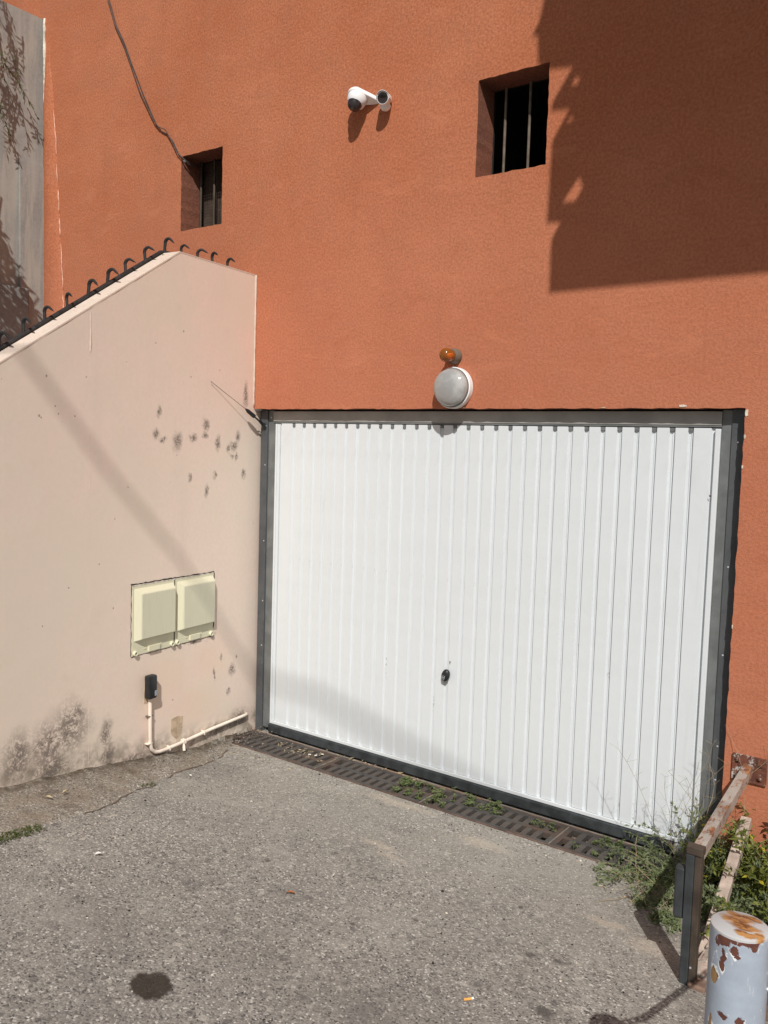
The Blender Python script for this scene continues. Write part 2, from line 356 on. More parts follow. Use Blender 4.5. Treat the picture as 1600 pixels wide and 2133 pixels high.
rc = n.mix(n.rng(n.noise(32, 6, .7, vec=n.stretch((1, 2.2, 1))), .38, .60), (.16, .055, .018), (.48, .24, .085))
n.inp(Base_Color=n.mix(m, (.50, .50, .50), rc), Roughness=.55); n.bump(m, .3, .003); M_cap = n.m

def leafmat(name, a, b, c=None, rough=.5):
    n = NT(name)
    oi = n.t.nodes.new('ShaderNodeNewGeometry')
    f = oi.outputs['Random Per Island']
    col = n.mix(f, a, b)
    if c: col = n.mix(n.rng(f, .965, .975), col, c)
    n.inp(Base_Color=col, Roughness=rough, Specular_IOR_Level=.35)
    tr = n.t.nodes.new('ShaderNodeBsdfTranslucent'); n.set(tr.inputs[0], n.mix(1, col, (1.25, 1.35, .6), 'MULTIPLY'))
    ad = n.t.nodes.new('ShaderNodeMixShader'); ad.inputs[0].default_value = .32
    n.t.links.new(n.b.outputs[0], ad.inputs[1]); n.t.links.new(tr.outputs[0], ad.inputs[2]); n.t.links.new(ad.outputs[0], n.out.inputs[0])
    return n.m
M_leaf_weed = leafmat('grey_green_leaf', (.12, .155, .075), (.21, .245, .13))
M_leaf_bush = leafmat('yellow_green_leaf', (.075, .10, .022), (.24, .26, .06), (.60, .50, .04))
M_leaf_seed = leafmat('seedling_leaf', (.10, .145, .05), (.20, .24, .10))
M_leaf_olive = leafmat('narrow_olive_leaf', (.05, .07, .028), (.13, .15, .065))
M_moss = leafmat('moss_leaf', (.06, .10, .025), (.12, .13, .04), (.22, .09, .05))
M_stem = simple('green_stem', (.20, .24, .09), .6)
M_twig = simple('brown_twig', (.13, .085, .055), .8)
M_dry = simple('dry_grass_stalk', (.33, .26, .16), .8)
M_dryleaf = simple('dry_leaf', (.55, .46, .28), .8)
M_orleaf = simple('orange_dry_leaf', (.42, .15, .05), .8)
M_butt = simple('orange_filter_paper', (.78, .38, .10), .8)
M_paper = simple('white_scrap', (.80, .79, .75), .9)
M_glassl = NT('milky_ribbed_glass')
_d = M_glassl
rad = _d.vm('LENGTH', _d.vm('MULTIPLY', _d.vm('SUBTRACT', _d.P, (1.41, 0, 2.19)), (1, 0, 1)))
rg = _d.math('SINE', _d.math('MULTIPLY', rad, 900.0))
_d.inp(Base_Color=_d.mix(_d.rng(_d.noise(11, 4), .4, .65), (.56, .56, .55), (.76, .76, .74)), Roughness=.07, Transmission_Weight=.45, IOR=1.45, Coat_Weight=.5)
_d.bump(rg, .08, .002); M_glassl = _d.m
n = NT('amber_plastic'); n.inp(Base_Color=(.80, .26, .045), Roughness=.12, Transmission_Weight=.75, IOR=1.45); M_amber = n.m
n = NT('smoked_dome'); n.inp(Base_Color=(.035, .028, .03), Roughness=.06, Specular_IOR_Level=.6); M_smoke = n.m
M_dirtydiv = simple('dirty_steel_divider', (.20, .165, .13), .8, 0, .3, 20)
M_end_shade = simple('shaded_groove_end', (.16, .165, .17), .8)
M_socket = simple('brown_grey_socket', (.14, .115, .09), .6, 0, .15, 20)
M_clearknob = simple('glass_grey_cap', (.42, .44, .46), .25, 0, .2, 30)
M_balcony = simple('ochre_balcony_render', (.22, .10, .06), .95, 0, .1, 6, .3)
M_pole = simple('grey_pole', (.35, .33, .30), .8)

# ------------------------------------------------------------------ mesh toolkit
class MB:
    def __init__(s): s.v = []; s.f = []
    def add(s, vs, fs):
        o = len(s.v); s.v += [Vector(v) for v in vs]; s.f += [tuple(i+o for i in f) for f in fs]; return s
    def box(s, a, b, bev=0):
        (x0, y0, z0), (x1, y1, z1) = a, b
        if bev <= 0:
            v = [(x, y, z) for z in (z0, z1) for y in (y0, y1) for x in (x0, x1)]
            return s.add(v, [(0, 2, 3, 1), (4, 5, 7, 6), (0, 1, 5, 4), (2, 6, 7, 3), (0, 4, 6, 2), (1, 3, 7, 5)])
        bm = bmesh.new(); bmesh.ops.create_cube(bm, size=1)
        for q in bm.verts: q.co = Vector((x0+(q.co.x+.5)*(x1-x0), y0+(q.co.y+.5)*(y1-y0), z0+(q.co.z+.5)*(z1-z0)))
        bmesh.ops.bevel(bm, geom=bm.edges[:], offset=bev, segments=2, affect='EDGES', profile=.5)
        return s.bm(bm)
    def bm(s, bm, M=None):
        bm.verts.index_update()
        s.add([(M @ q.co if M else q.co.copy()) for q in bm.verts], [tuple(l.vert.index for l in f.loops) for f in bm.faces]); bm.free(); return s
    def tube(s, pts, r, seg=8, cap=True):
        pts = [Vector(p) for p in pts]; n = len(pts)
        rr = r if isinstance(r, (list, tuple)) else [r]*n
        up = None; rings = []
        for i, p in enumerate(pts):
            t = (pts[min(i+1, n-1)]-pts[max(i-1, 0)]).normalized()
            if up is None:
                up = t.orthogonal().normalized()
            up = (up - t*up.dot(t)).normalized(); sd = t.cross(up)
            rings.append([p + (up*math.cos(2*math.pi*k/seg)+sd*math.sin(2*math.pi*k/seg))*rr[i] for k in range(seg)])
        v = [q for ring in rings for q in ring]; f = []
        for i in range(n-1):
            for k in range(seg):
                a = i*seg+k; b = i*seg+(k+1) % seg; f.append((a, b, b+seg, a+seg))
        if cap: f.append(tuple(reversed(range(seg)))); f.append(tuple((n-1)*seg+k for k in range(seg)))
        return s.add(v, f)
    def lathe(s, prof, origin, axis, seg=32):
        axis = Vector(axis).normalized(); u = axis.orthogonal().normalized(); w_ = axis.cross(u); o = Vector(origin)
        v = []; f = []
        for r, h in prof:
            for k in range(seg):
                a = 2*math.pi*k/seg; v.append(o+axis*h+(u*math.cos(a)+w_*math.sin(a))*max(r, 1e-5))
        for i in range(len(prof)-1):
            for k in range(seg):
                a = i*seg+k; b = i*seg+(k+1) % seg; f.append((a, b, b+seg, a+seg))
        f.append(tuple(reversed(range(seg)))); f.append(tuple((len(prof)-1)*seg+k for k in range(seg)))
        return s.add(v, f)
    def leaf(s, p, d, nrm, L, W, fold=.25):
        p = Vector(p); d = Vector(d).normalized(); nrm = Vector(nrm); nrm = (nrm-d*nrm.dot(d))
        if nrm.length < 1e-4: nrm = d.orthogonal()
        nrm.normalize(); sd = d.cross(nrm)
        v = [p, p+d*L*.45+sd*W*.5+nrm*W*fold, p+d*L-nrm*L*.12, p+d*L*.45-sd*W*.5+nrm*W*fold, p+d*L*.45]
        return s.add(v, [(0, 1, 4), (1, 2, 4), (4, 2, 3), (0, 4, 3)])
    def build(s, name, mat, parent=None, smooth=False, label=None, kind=None):
        me = bpy.data.meshes.new(name); me.from_pydata([tuple(v) for v in s.v], [], s.f); me.update()
        me.materials.append(mat)
        if smooth:
            me.shade_smooth() if hasattr(me, 'shade_smooth') else None
            if smooth is not True: me.set_sharp_from_angle(angle=R(smooth))
        o = bpy.data.objects.new(name, me); C.objects.link(o)
        if parent: o.parent = parent
        if label: o['label'] = label
        if kind: o['kind'] = kind
        return o
def thing(name, label, cat, loc=(0, 0, 0), rz=0.0, group=None):
    o = bpy.data.objects.new(name, None); C.objects.link(o); o.location = loc; o.rotation_euler = (0, 0, rz); o.empty_display_size = .1
    return tag(o, label, cat, group)
def tag(o, label, cat, group=None, kind=None):
    if label: o['label'] = label
    if cat: o['category'] = cat
    if group: o['group'] = group
    if kind: o['kind'] = kind
    return o
def inst(me, name, parent, loc=(0, 0, 0), rot=None, scale=None, label=None):
    o = bpy.data.objects.new(name, me); C.objects.link(o); o.parent = parent; o.location = loc
    if rot: o.rotation_euler = rot
    if scale: o.scale = scale
    if label: o['label'] = label
    return o
def fill(outer, holes, to3):
    """flat polygon with holes -> bmesh"""
    bm = bmesh.new(); es = []
    for loop in [outer]+holes:
        vs = [bm.verts.new(to3(*p)) for p in loop]
        es += [bm.edges.new((vs[i], vs[(i+1) % len(vs)])) for i in range(len(vs))]
    bmesh.ops.triangle_fill(bm, use_beauty=True, use_dissolve=False, edges=es)
    return bm
def rim(x0, z0, x1, z1, step, amp, seed):
    rnd = random.Random(seed); pts = []
    def seg(a, b):
        L = math.hypot(b[0]-a[0], b[1]-a[1]); k = max(1, int(L/step))
        for i in range(k):
            t = i/k; j = 0 if i == 0 else rnd.uniform(-amp, amp)
            nx, nz = (b[1]-a[1])/L, -(b[0]-a[0])/L
            pts.append((a[0]+(b[0]-a[0])*t+nx*j, a[1]+(b[1]-a[1])*t+nz*j))
    c = [(x0, z0), (x1, z0), (x1, z1), (x0, z1)]
    for i in range(4): seg(c[i], c[(i+1) % 4])
    return pts
SL, SR = .165, .055
def gz(x, y):
    t = min(1, max(0, (x+.1)/2.6)); e = max(0, -y-.5)
    e = e if e < 6 else 6
    k = -.05+e*(SL*(1-t)+SR*t)
    if y < -.35: k += .004*mnoise.noise(Vector((x*1.7, y*1.7, 0)))*min(1, (-.35-y)*3)
    return k

# ------------------------------------------------------------------ ground
def gridlines(a, b, fa, fb, step, coarse):
    l = []; v = fa
    while v < fb-1e-6: l.append(v); v += step
    l.append(fb); v = fa; st = step
    lo = []
    while v > a: st *= coarse; v = max(a, v-st); lo.append(v)
    hi = []; v = fb; st = step
    while v < b: st *= coarse; v = min(b, v+st); hi.append(v)
    return lo[::-1]+l+hi
GX0, GX1 = -.07, 2.95
xs = gridlines(-60, 60, -.45, 4.55, .05, 1.5); ys = gridlines(-60, -.252, -4.2, -.252, .05, 1.5)
m = MB(); nx = len(xs)
for y in ys:
    for x in xs: m.v.append(Vector((x, y, gz(x, y))))
for j in range(len(ys)-1):
    for i in range(nx-1): a = j*nx+i; m.f.append((a, a+1, a+nx+1, a+nx))
o = m.build('ground', M_ground, smooth=True, kind='structure')
m = MB(); m.box((GX0-.02, -.02, -.6), (3.0, .16, -.062)); m.box((GX1, -.2525, -.6), (60, -.0, -.052)); m.box((-60, -.2525, -.6), (-3, 0, -.052))
m.build('sill_strip', M_sill, kind='structure')
m = MB(); m.box((GX0-.02, -.262, -.5), (GX1, -.252, -.056)); m.box((GX0-.02, -.252, -.5), (GX1, -.02, -.24)); m.box((GX0-.03, -.26, -.5), (GX0-.005, 0, -.056))
m.build('drain_channel', M_trough, kind='structure')

# apron of rough mortar between pink wall and asphalt
PINK = (-.12, 0, 0); TH = R(7.5)
def pw(n_, s_, z_): # pink-wall frame -> world
    return Vector((-.12+n_*math.cos(TH)+s_*math.sin(TH), n_*math.sin(TH)-s_*math.cos(TH), z_))
edge = [(-.30, .02), (-.13, -.10), (.06, -.33), (.177, -.598), (.216, -.78), (.287, -1.03), (.365, -1.19), (.407, -1.37), (.521, -1.63), (.56, -1.885), (.585, -2.02), (.615, -2.16), (.68, -2.6), (.75, -3.4)]
m = MB(); rows = []
N = 130; rnd = random.Random(4)
def lerp_edge(t):
    f = t*(len(edge)-1); i = min(int(f), len(edge)-2); f -= i
    return (edge[i][0]*(1-f)+edge[i+1][0]*f, edge[i][1]*(1-f)+edge[i+1][1]*f)
for i in range(N+1):
    ex, ey = lerp_edge(i/N)
    q = mnoise.noise(Vector((ex*9, ey*9, 3)))*.03+mnoise.noise(Vector((ex*30, ey*30, 3)))*.012
    ex += q
    s_ = (-(ey))/math.cos(TH); wx = pw(-.02, s_, 0)
    K = 9
    for k in range(K+1):
        t = k/K; x = wx.x*(1-t)+ex*t; y = wx.y*(1-t)+ey*t
        h = .012+.012*mnoise.noise(Vector((x*8, y*8, 1)))+.006*mnoise.noise(Vector((x*25, y*25, 1)))
        if t > .92: h = -.01
        h += .022*max(0, 1-t*2.2)
        m.v.append(Vector((x, y, gz(x, y)+h)))
for i in range(N):
    for k in range(K): a = i*(K+1)+k; m.f.append((a, a+K+1, a+K+2, a+1))
m.build('mortar_apron', M_apron, smooth=True, kind='structure')
m = MB(); pts = []; rr_ = []; rnd = random.Random(14)
for i in range(8, N-2):
    ex, ey = lerp_edge(i/N); q = mnoise.noise(Vector((ex*9, ey*9, 3)))*.03+mnoise.noise(Vector((ex*30, ey*30, 3)))*.012
    w0 = rnd.uniform(.002, .009)*(1 if mnoise.noise(Vector((ex*6, ey*6, 9))) > -.1 else .15)
    for dx in (-w0, w0*.7): m.v.append(Vector((ex+q+dx, ey, gz(ex, ey)+.0035)))
k = len(m.v)//2
for i in range(k-1): m.f.append((2*i, 2*i+2, 2*i+3, 2*i+1))
m.build('apron_crack', M_soil, smooth=True, kind='structure')
# planting bed to the right of the hoop
m = MB(); rnd = random.Random(8)
for j in range(25):
    for i in range(31):
        x = 3.13+i*.1; y = -1.05+j*.0455-.0; z = -.02+.02*mnoise.noise(Vector((x*7, y*7, 0)))+.012*min(j, 24-j, i, 6)/6-.03*(i == 0)-.03*(j == 0)
        z += max(0, -y-.5)*.03
        m.v.append(Vector((x, min(y, .0), z)))
for j in range(24):
    for i in range(30): a = j*31+i; m.f.append((a, a+1, a+32, a+31))
m.build('soil_bed', M_soil, smooth=True, kind='structure')
# kerb stones along the bed
kb = thing('kerb', 'short row of pinkish concrete kerb pieces behind the foot of the rusty hoop', 'kerb')
y = -.93
for i, L in enumerate((.09, .10, .08)):
    MB().box((3.075, y, -.16), (3.135, y+L-.012, .004-.004*(i % 2)), .006).build('kerb_stone', M_curb, kb); y += L

# ------------------------------------------------------------------ orange building
bld = thing('orange_building', 'orange rendered house wall with two small barred openings above the garage', 'building')
WIN = [(1.486, 3.30, 1.894, 3.797), (-.863, 3.305, -.455, 3.805)]
op = rim(-.127, -.07, 2.92, 2.081, .035, .0028, 3)
holes = [op]+[rim(*W_, .03, .0025, 5+i) for i, W_ in enumerate(WIN)]
D = [.30, .30, .30]
outer = [(-6, -.6), (9, -.6), (9, 9), (-6, 9)]
bm = fill(outer, holes, lambda x, z: Vector((x, 0, z)))
for f in bm.faces:
    if f.normal.y > 0: f.normal_flip()
MB().bm(bm).build('facade', M_orange, bld)
# facade top/back and reveals
def reveal(loop, box, depth, name, mat, parent, bev=.004):
    m = MB(); n_ = len(loop); x0, z0, x1, z1 = box
    def clampto(p):
        return (min(max(p[0], x0), x1), min(max(p[1], z0), z1))
    rings = [[(p[0], 0.0, p[1]) for p in loop], [(clampto(p)[0]*.6+p[0]*.4, bev, clampto(p)[1]*.6+p[1]*.4) for p in loop], [(clampto(p)[0]*.85+p[0]*.15, depth, clampto(p)[1]*.85+p[1]*.15) for p in loop]]
    for r_ in rings: m.v += [Vector(q) for q in r_]
    for k in range(2):
        for i in range(n_):
            j = (i+1) % n_
            if name == 'garage_reveal' and loop[i][0] < x0+.004 and loop[j][0] < x0+.004: continue
            m.f.append((k*n_+i, k*n_+j, (k+1)*n_+j, (k+1)*n_+i))
    return m.build(name, mat, parent)
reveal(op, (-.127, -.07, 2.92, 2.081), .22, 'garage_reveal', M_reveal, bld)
WN = ['barred opening at right, with black room behind two bars', 'left opening with wire mesh behind its bars']
for i, W_ in enumerate(WIN):
    x0, z0, x1, z1 = W_
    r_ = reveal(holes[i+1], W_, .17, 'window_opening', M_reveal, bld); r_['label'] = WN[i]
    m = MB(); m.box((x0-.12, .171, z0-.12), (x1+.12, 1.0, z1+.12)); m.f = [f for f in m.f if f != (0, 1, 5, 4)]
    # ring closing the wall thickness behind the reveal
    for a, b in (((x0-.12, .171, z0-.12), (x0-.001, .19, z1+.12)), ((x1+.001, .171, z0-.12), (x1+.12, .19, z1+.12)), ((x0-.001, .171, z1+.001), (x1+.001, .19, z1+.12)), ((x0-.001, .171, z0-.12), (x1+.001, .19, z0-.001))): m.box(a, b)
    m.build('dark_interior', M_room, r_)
    for bx in ((1.567, 1.712) if i == 0 else (-.834, -.70)):
        MB().tube([(bx, .155, z0-.01), (bx, .155, z1+.01)], .0075 if i == 0 else .0085, 10).build('bar', M_bar if i == 0 else M_wire, r_, smooth=60)
m = MB(); x0, z0, x1, z1 = WIN[1]
for i in range(20): x = x0+.005+i*.0213; m.tube([(x, .185, z0), (x, .185, z1)], .0011, 4, False)
for i in range(24): z = z0+.005+i*.0213; m.tube([(x0, .187, z), (x1, .187, z)], .0011, 4, False)
m.build('wire_mesh', M_wire, r_)
MB().box((x0-.05, .215, z0-.05), (x1+.05, .225, z1+.05)).build('inner_shutter', M_shutter, r_)
MB().box((-.60, .003, 3.290), (-.55, .022, 3.306), .004).build('plaster_chip', M_palechip, r_)
# plaster chips round the garage opening
rnd = random.Random(12)
for cx, cz, wx_, wz_ in ((2.643, 2.091, .035, .010), (2.926, 2.058, .012, .030), (2.924, 1.955, .007, .018), (2.922, 1.82, .006, .014), (2.921, 1.1, .004, .016), (1.47, 2.085, .01, .004), (2.26, 2.084, .02, .003)):
    k = 12; loop = [(cx+wx_*.5*(1+rnd.uniform(-.25, .2))*math.copysign(abs(math.cos(a))**.6, math.cos(a)), cz+wz_*.5*(1+rnd.uniform(-.25, .2))*math.copysign(abs(math.sin(a))**.6, math.sin(a))) for a in [2*math.pi*q/k for q in range(k)]]
    v = [(x, -.0035, z) for x, z in loop]+[(cx+(x-cx)*1.15, .001, cz+(z-cz)*1.15) for x, z in loop]
    MB().add(v, [tuple(reversed(range(k)))]+[(q, (q+1) % k, k+(q+1) % k, k+q) for q in range(k)]).build('plaster_chip', M_palechip, bld)
# raised band of render at the left corner with its pale crack
m = MB(); K = 14
zs = [2.3+i*.06 for i in range(46)]
def band_r(z):
    t = min(1, max(0, (4.75-z)/2.2)); return -2.42+.215*t**.8+.012*mnoise.noise(Vector((0, 0, z*3)))
for z in zs:
    a, b = -2.52, band_r(z)
    for k in range(K+1):
        t = k/K; x = a+(b-a)*t; hgt = .030*math.sin(math.pi*min(1, t*1.0))**.8 if 0 < t < 1 else 0
        hgt *= min(1, max(0, (4.9-z)/.5))
        m.v.append(Vector((x, -hgt-.002+(.006 if k in (0, K) else 0), z)))
for j in range(len(zs)-1):
    for k in range(K): a = j*(K+1)+k; m.f.append((a, a+1, a+K+2, a+K+1))
m.build('plaster_band', M_orange, bld, smooth=True)
m = MB(); rnd = random.Random(2)
for seg_ in ((4.42, 4.05), (4.0, 3.84), (3.80, 3.62), (3.58, 3.42), (3.38, 3.02), (2.98, 2.62)):
    z = seg_[0]; pts = []; rr_ = []
    while z > seg_[1]:
        pts.append((band_r(z)+rnd.uniform(-.005, .005)-.004, -.005, z)); rr_.append(rnd.uniform(.002, .006)); z -= .03
    rr_[0] = rr_[-1] = .001; m.tube(pts, rr_, 6)
m.build('render_crack', M_crack, bld, smooth=True)
# pale mortar along the joint with the grey wall
m = MB(); z = 5.14; pts = []; rr_ = []
while z > 4.25: pts.append((-2.497+rnd.uniform(-.003, .003), -.008, z)); rr_.append(rnd.uniform(.006, .017)*(1 if z > 4.5 else .6)); z -= .04
m.tube(pts, rr_, 6); m.build('mortar_joint', M_palechip, bld, smooth=True)
# balcony above the frame: floor slab, and an added screen, its outline cut to throw the stepped shadow
OX, OZ, OY = 1.291, 2.0545, -1.80
out_ = [(1.90, 5.2), (1.90, 4.5), (1.847, 4.106), (1.826, 4.014), (1.793, 3.966), (1.823, 3.951), (1.832, 3.816), (1.897, 3.775), (2.022, 3.757), (1.918, 3.605), (1.915, 3.57), (2.012, 3.56), (1.942, 3.446), (1.927, 3.419), (1.924, 3.26), (1.918, 3.023), (1.992, 3.018), (1.95, 2.945), (1.945, 2.875), (1.948, 2.674), (4.6, 2.682), (4.6, 5.2)]
hl = [[(1.990, 3.618), (2.018, 3.712), (2.058, 3.698), (2.050, 3.612)], [(1.962, 3.058), (2.035, 3.056), (2.103, 3.172), (2.080, 3.222)], [(1.972, 3.447), (2.038, 3.438), (2.034, 3.512), (2.010, 3.525)]]
bm = fill(out_, hl, lambda x, z: Vector((x+OX, OY, z+OZ)))
ret = bmesh.ops.extrude_face_region(bm, geom=bm.faces[:])
for v in ret['geom']:
    if isinstance(v, bmesh.types.BMVert): v.co.y += .05
bmesh.ops.recalc_face_normals(bm, faces=bm.faces)
MB().bm(bm).build('shadow_screen', M_balcony, bld)
MB().box((3.27, -1.749, 4.76), (8.5, -.001, 4.92)).build('balcony_slab', M_balcony, bld)
MB().box((4.0, -.95, 4.921), (8.5, -.001, 7.8)).build('upper_bay', M_balcony, bld)

# ------------------------------------------------------------------ grey neighbour wall, upper left
gw = thing('grey_wall', 'weathered grey concrete wall standing against the left end of the orange house', 'wall')
m = MB(); m.box((-2.899, -.213, 0), (-2.497, -.0035, 4.0)); m.build('corner_pier', M_conc, gw)
m = MB(); m.box((-2.9, -4.5, 3.0), (-2.52, -.003, 5.14)); m.build('upper_wall', M_conc, gw)
m = MB(); m.box((-2.9, -4.5, 0), (-2.522, -.214, 2.9995)); m.build('lower_wall', M_conc_dark, gw)
m = MB(); m.box((-2.9, -1.1, 0), (-2.44, -.165, 3.02), .02); m.build('buttress', M_conc_dark, gw)
# steps behind the pink wall
for i in range(14):
    MB().box((-2.43, -2.9+i*.19, -.2), (-.32, -2.9+(i+1)*.19+ (0 if i < 13 else .25), .05+i*.125)).build('step', M_conc, kind='structure')

# ------------------------------------------------------------------ pink parapet wall
pkw = thing('pink_wall', 'pale pink painted wall with mould spots beside the garage, top sloping down to the left', 'wall', PINK, TH)
TS, TZ, SLP = .715, 2.936, .629
prof = [(-.05, -.4), (-.05, 2.078), (-.0, 2.079), (-.0, TZ), (TS, TZ), (3.6, TZ-SLP*(3.6-TS)), (3.6, -.4)]
prof = [(.085, -.4), (.085, 2.078), (.016, 2.079), (.016, TZ), (-TS, TZ), (-3.6, TZ-SLP*(3.6-TS)), (-3.6, -.4)]
def prism(prof, n0, n1):
    bm = bmesh.new()
    a = [bm.verts.new((n1, y, z)) for y, z in prof]; b = [bm.verts.new((n0, y, z)) for y, z in prof]
    bm.faces.new(a); bm.faces.new(list(reversed(b)))
    for i in range(len(prof)): j = (i+1) % len(prof); bm.faces.new((a[i], b[i], b[j], a[j]))
    bmesh.ops.recalc_face_normals(bm, faces=bm.faces); return bm
# split above/below so that the front face takes the edge near the house
bodyp = [(-.004, -.4), (-.004, TZ-.004), (-TS, TZ-.004), (-3.6, TZ-SLP*(3.6-TS)-.004), (-3.6, -.4)]
MB().bm(prism(bodyp, -.12, 0)).build('wall_body', M_pink, pkw)
MB().bm(prism([(-.0035, -.4), (-.0035, 2.075), (.065, 2.075), (.065, -.4)], -.0, .0005) if False else prism([(-.0038, -.4), (-.0038, 2.076), (.15, 2.078), (.15, -.4)], -.06, 0)).build('wall_return', M_pink, pkw)
m = MB()
cop = []
for i in range(61):
    s_ = TS+(3.55-TS)*i/60; z = TZ-SLP*(s_-TS)
    j = .0025*mnoise.noise(Vector((s_*14, 0, 0)))
    for n_, dz in ((-.121, -.004), (-.121, .003), (.001+j, .003), (.0015+j, -.006+j)): m.v.append(Vector((n_, -s_, z+dz)))
for i in range(60):
    for k in range(3): a = i*4+k; m.f.append((a, a+1, a+5, a+4))
m.box((-.121, -TS, TZ-.004), (.001, -.004, TZ+.003)); m.build('coping', M_coping, pkw)
m = MB(); rnd = random.Random(5); pts = []; rr_ = []
z = TZ
while z > 2.085: pts.append((.0, -.006, z)); rr_.append(rnd.uniform(.004, .008)); z -= .03
m.tube(pts, rr_, 6); m.build('paint_bead', M_coping, pkw, smooth=True)
m = MB(); rnd = random.Random(15)
for z0_, z1_, r0 in ((2.50, 2.27, .0035), (2.25, 2.15, .0015), (2.1, 1.9, .001), (1.88, 1.4, .0012), (1.37, .8, .001), (.78, .12, .0012)):
    pts = []; rr_ = []; z = z0_
    while z > z1_: pts.append((-.0005, -1.366+rnd.uniform(-.0012, .0012), z)); rr_.append(r0*rnd.uniform(.7, 1.4)); z -= .04
    m.tube(pts, rr_, 5)
m.build('shuttering_joint', M_coping, pkw)
def patch(name, pts, mat, h=.0022, parent=pkw):
    k = len(pts); v = [(h, -s, z) for s, z in pts]+[(-.001, -s, z) for s, z in pts]
    return MB().add(v, [tuple(range(k))]+[(q, k+q, k+(q+1) % k, (q+1) % k) for q in range(k)]).build(name, mat, parent)
patch('mortar_patch', [(.742, .215), (.745, .13), (.72, .105), (.695, .082), (.67, .095), (.65, .125), (.642, .21), (.68, .221), (.72, .220)], M_mortar)
patch('mortar_patch', [(.962, .492), (.968, .37), (.915, .36), (.905, .40), (.90, .49)], M_mortar)

# spiked rail
sr_ = thing('spiked_rail', 'dark iron rail of curled spikes along the top of the pink wall', 'railing', PINK, TH)
def railz(s_): return TZ-SLP*max(0, s_-TS)
MB().tube([(-.136, -.03, TZ+.012), (-.136, -TS+.03, TZ+.012), (-.136, -TS-.01, TZ+.006), (-.136, -3.4, railz(3.4)+.012)], .0125, 10).build('rail', M_spike, sr_, smooth=60)
def hook_mesh():
    K_ = 1.08
    pts = [(0, 0, -.02), (0, 0, .02), (.001, 0, .042)]; rr_ = [.0062, .0062, .0065]
    for i in range(9):
        a = math.pi-i/8*math.pi*.60; pts.append((.025+.025*math.cos(a), 0, .045+.023*math.sin(a))); rr_.append(.007+.001*math.sin(i/8*3.14)-.0004*i*.5)
    e = pts[-1]; pts += [(e[0]+.018, 0, e[2]-.0115), (e[0]+.036, 0, e[2]-.024)]; rr_ += [.0048, .0006]
    return MB().tube([(a*K_, b*K_, c*K_) for a, b, c in pts], [r_*1.25 for r_ in rr_], 8)
h0 = hook_mesh().build('spike', M_spike, sr_, smooth=60); first = True
rnd = random.Random(3)
for s_ in [.132, .272, .41, .554, .695, .848, .996, 1.127, 1.259, 1.394, 1.533, 1.661, 1.80, 1.94, 2.08, 2.22, 2.36, 2.5, 2.64, 2.78]:
    o = h0 if first else h0.copy()
    if not first: C.objects.link(o)
    first = False; o.parent = sr_; o.location = (-.136, -s_, railz(s_)+.012); o.rotation_euler = (rnd.uniform(-.08, .08), rnd.uniform(-.12, .14), rnd.uniform(-.4, .2)); o.scale = [rnd.uniform(.9, 1.12)]*3

# ------------------------------------------------------------------ meter boxes
def meter(s0, s1, label, knobs, latch, seed):
    t = thing('meter_box', label, 'meter box', PINK, TH, 'meter boxes in the pink wall')
    y0, y1 = -s0, -s1
    MB().box((-.004, y0, .658), (.0035, y1, 1.047), .001).build('back_plate', M_cream, t)
    ca, cb, cz0, cz1 = y0+.012, y1-.008, .738, 1.035
    b = [(ca, cz0), (cb, cz0), (cb, cz1), (ca, cz1)]; f = [(ca+.032, cz0+.012), (cb-.012, cz0+.012), (cb-.012, cz1-.030), (ca+.032, cz1-.030)]
    v = [(.0036, y, z) for y, z in b]+[(.034, y, z) for y, z in f]
    bm = bmesh.new(); vv = [bm.verts.new(q) for q in v]
    bm.faces.new([vv[4], vv[5], vv[6], vv[7]])
    for i in range(4): j = (i+1) % 4; bm.faces.new([vv[i], vv[j], vv[4+j], vv[4+i]])
    bmesh.ops.recalc_face_normals(bm, faces=bm.faces)
    bmesh.ops.bevel(bm, geom=[e for e in bm.edges if not e.is_boundary], offset=.002, segments=2, affect='EDGES')
    MB().bm(bm).build('cover', M_cream, t, smooth=30)
    MB().box((.0036, -latch[0], .664), (.016, -latch[1], .697), .002).build('latch', M_cream, t)
    MB().box((.0036, -latch[1]+.006, .672), (.009, -latch[1]+.011, .700), .001).build('slot_rib', M_cream, t)
    MB().box((.0036, -latch[1]+.018, .678), (.007, -latch[1]+.022, .696), .001).build('slot_rib', M_cream, t)
    MB().box((.0036, -latch[0]-.03, .682), (.006, -latch[0]-.012, .690), .001).build('slot_rib', M_cream, t)
    for ks in knobs:
        k_ = MB().lathe([(.015, 0), (.015, .012), (.013, .015), (.0085, .015), (.0078, .006), (.0001, .006)], (.0036, -ks, .672), (1, 0, 0), 20).build('lock_ring', M_cream, t, smooth=40)
        MB().lathe([(.0078, 0), (.0001, .0005)], (.0098, -ks, .672), (1, 0, 0), 14).build('keyhole', M_socket, k_)
meter(1.064, .732, 'left cream plastic meter box set in the pink wall', (1.045, .752), (.945, .856), 1)
meter(.722, .380, 'right cream plastic meter box set in the pink wall, nearer the garage', (.706, .404), (.602, .510), 2)
m = MB(); rnd = random.Random(21)   # ragged dark joint round the boxes
def crackline(a, b, r0):
    k = max(2, int(math.dist(a, b)/.018)); pts = []; rr_ = []
    for i in range(k+1):
        t = i/k; pts.append((.0006, -(a[0]+(b[0]-a[0])*t)+rnd.uniform(-.002, .002), a[1]+(b[1]-a[1])*t+rnd.uniform(-.0025, .0025))); rr_.append(r0*rnd.uniform(.4, 1.3))
    m.tube(pts, rr_, 5)
crackline((1.072, 1.062), (.375, 1.056), .0035); crackline((1.070, 1.06), (1.070, .66), .0022); crackline((.374, 1.05), (.374, .70), .0035); crackline((1.07, .654), (.38, .652), .0015)
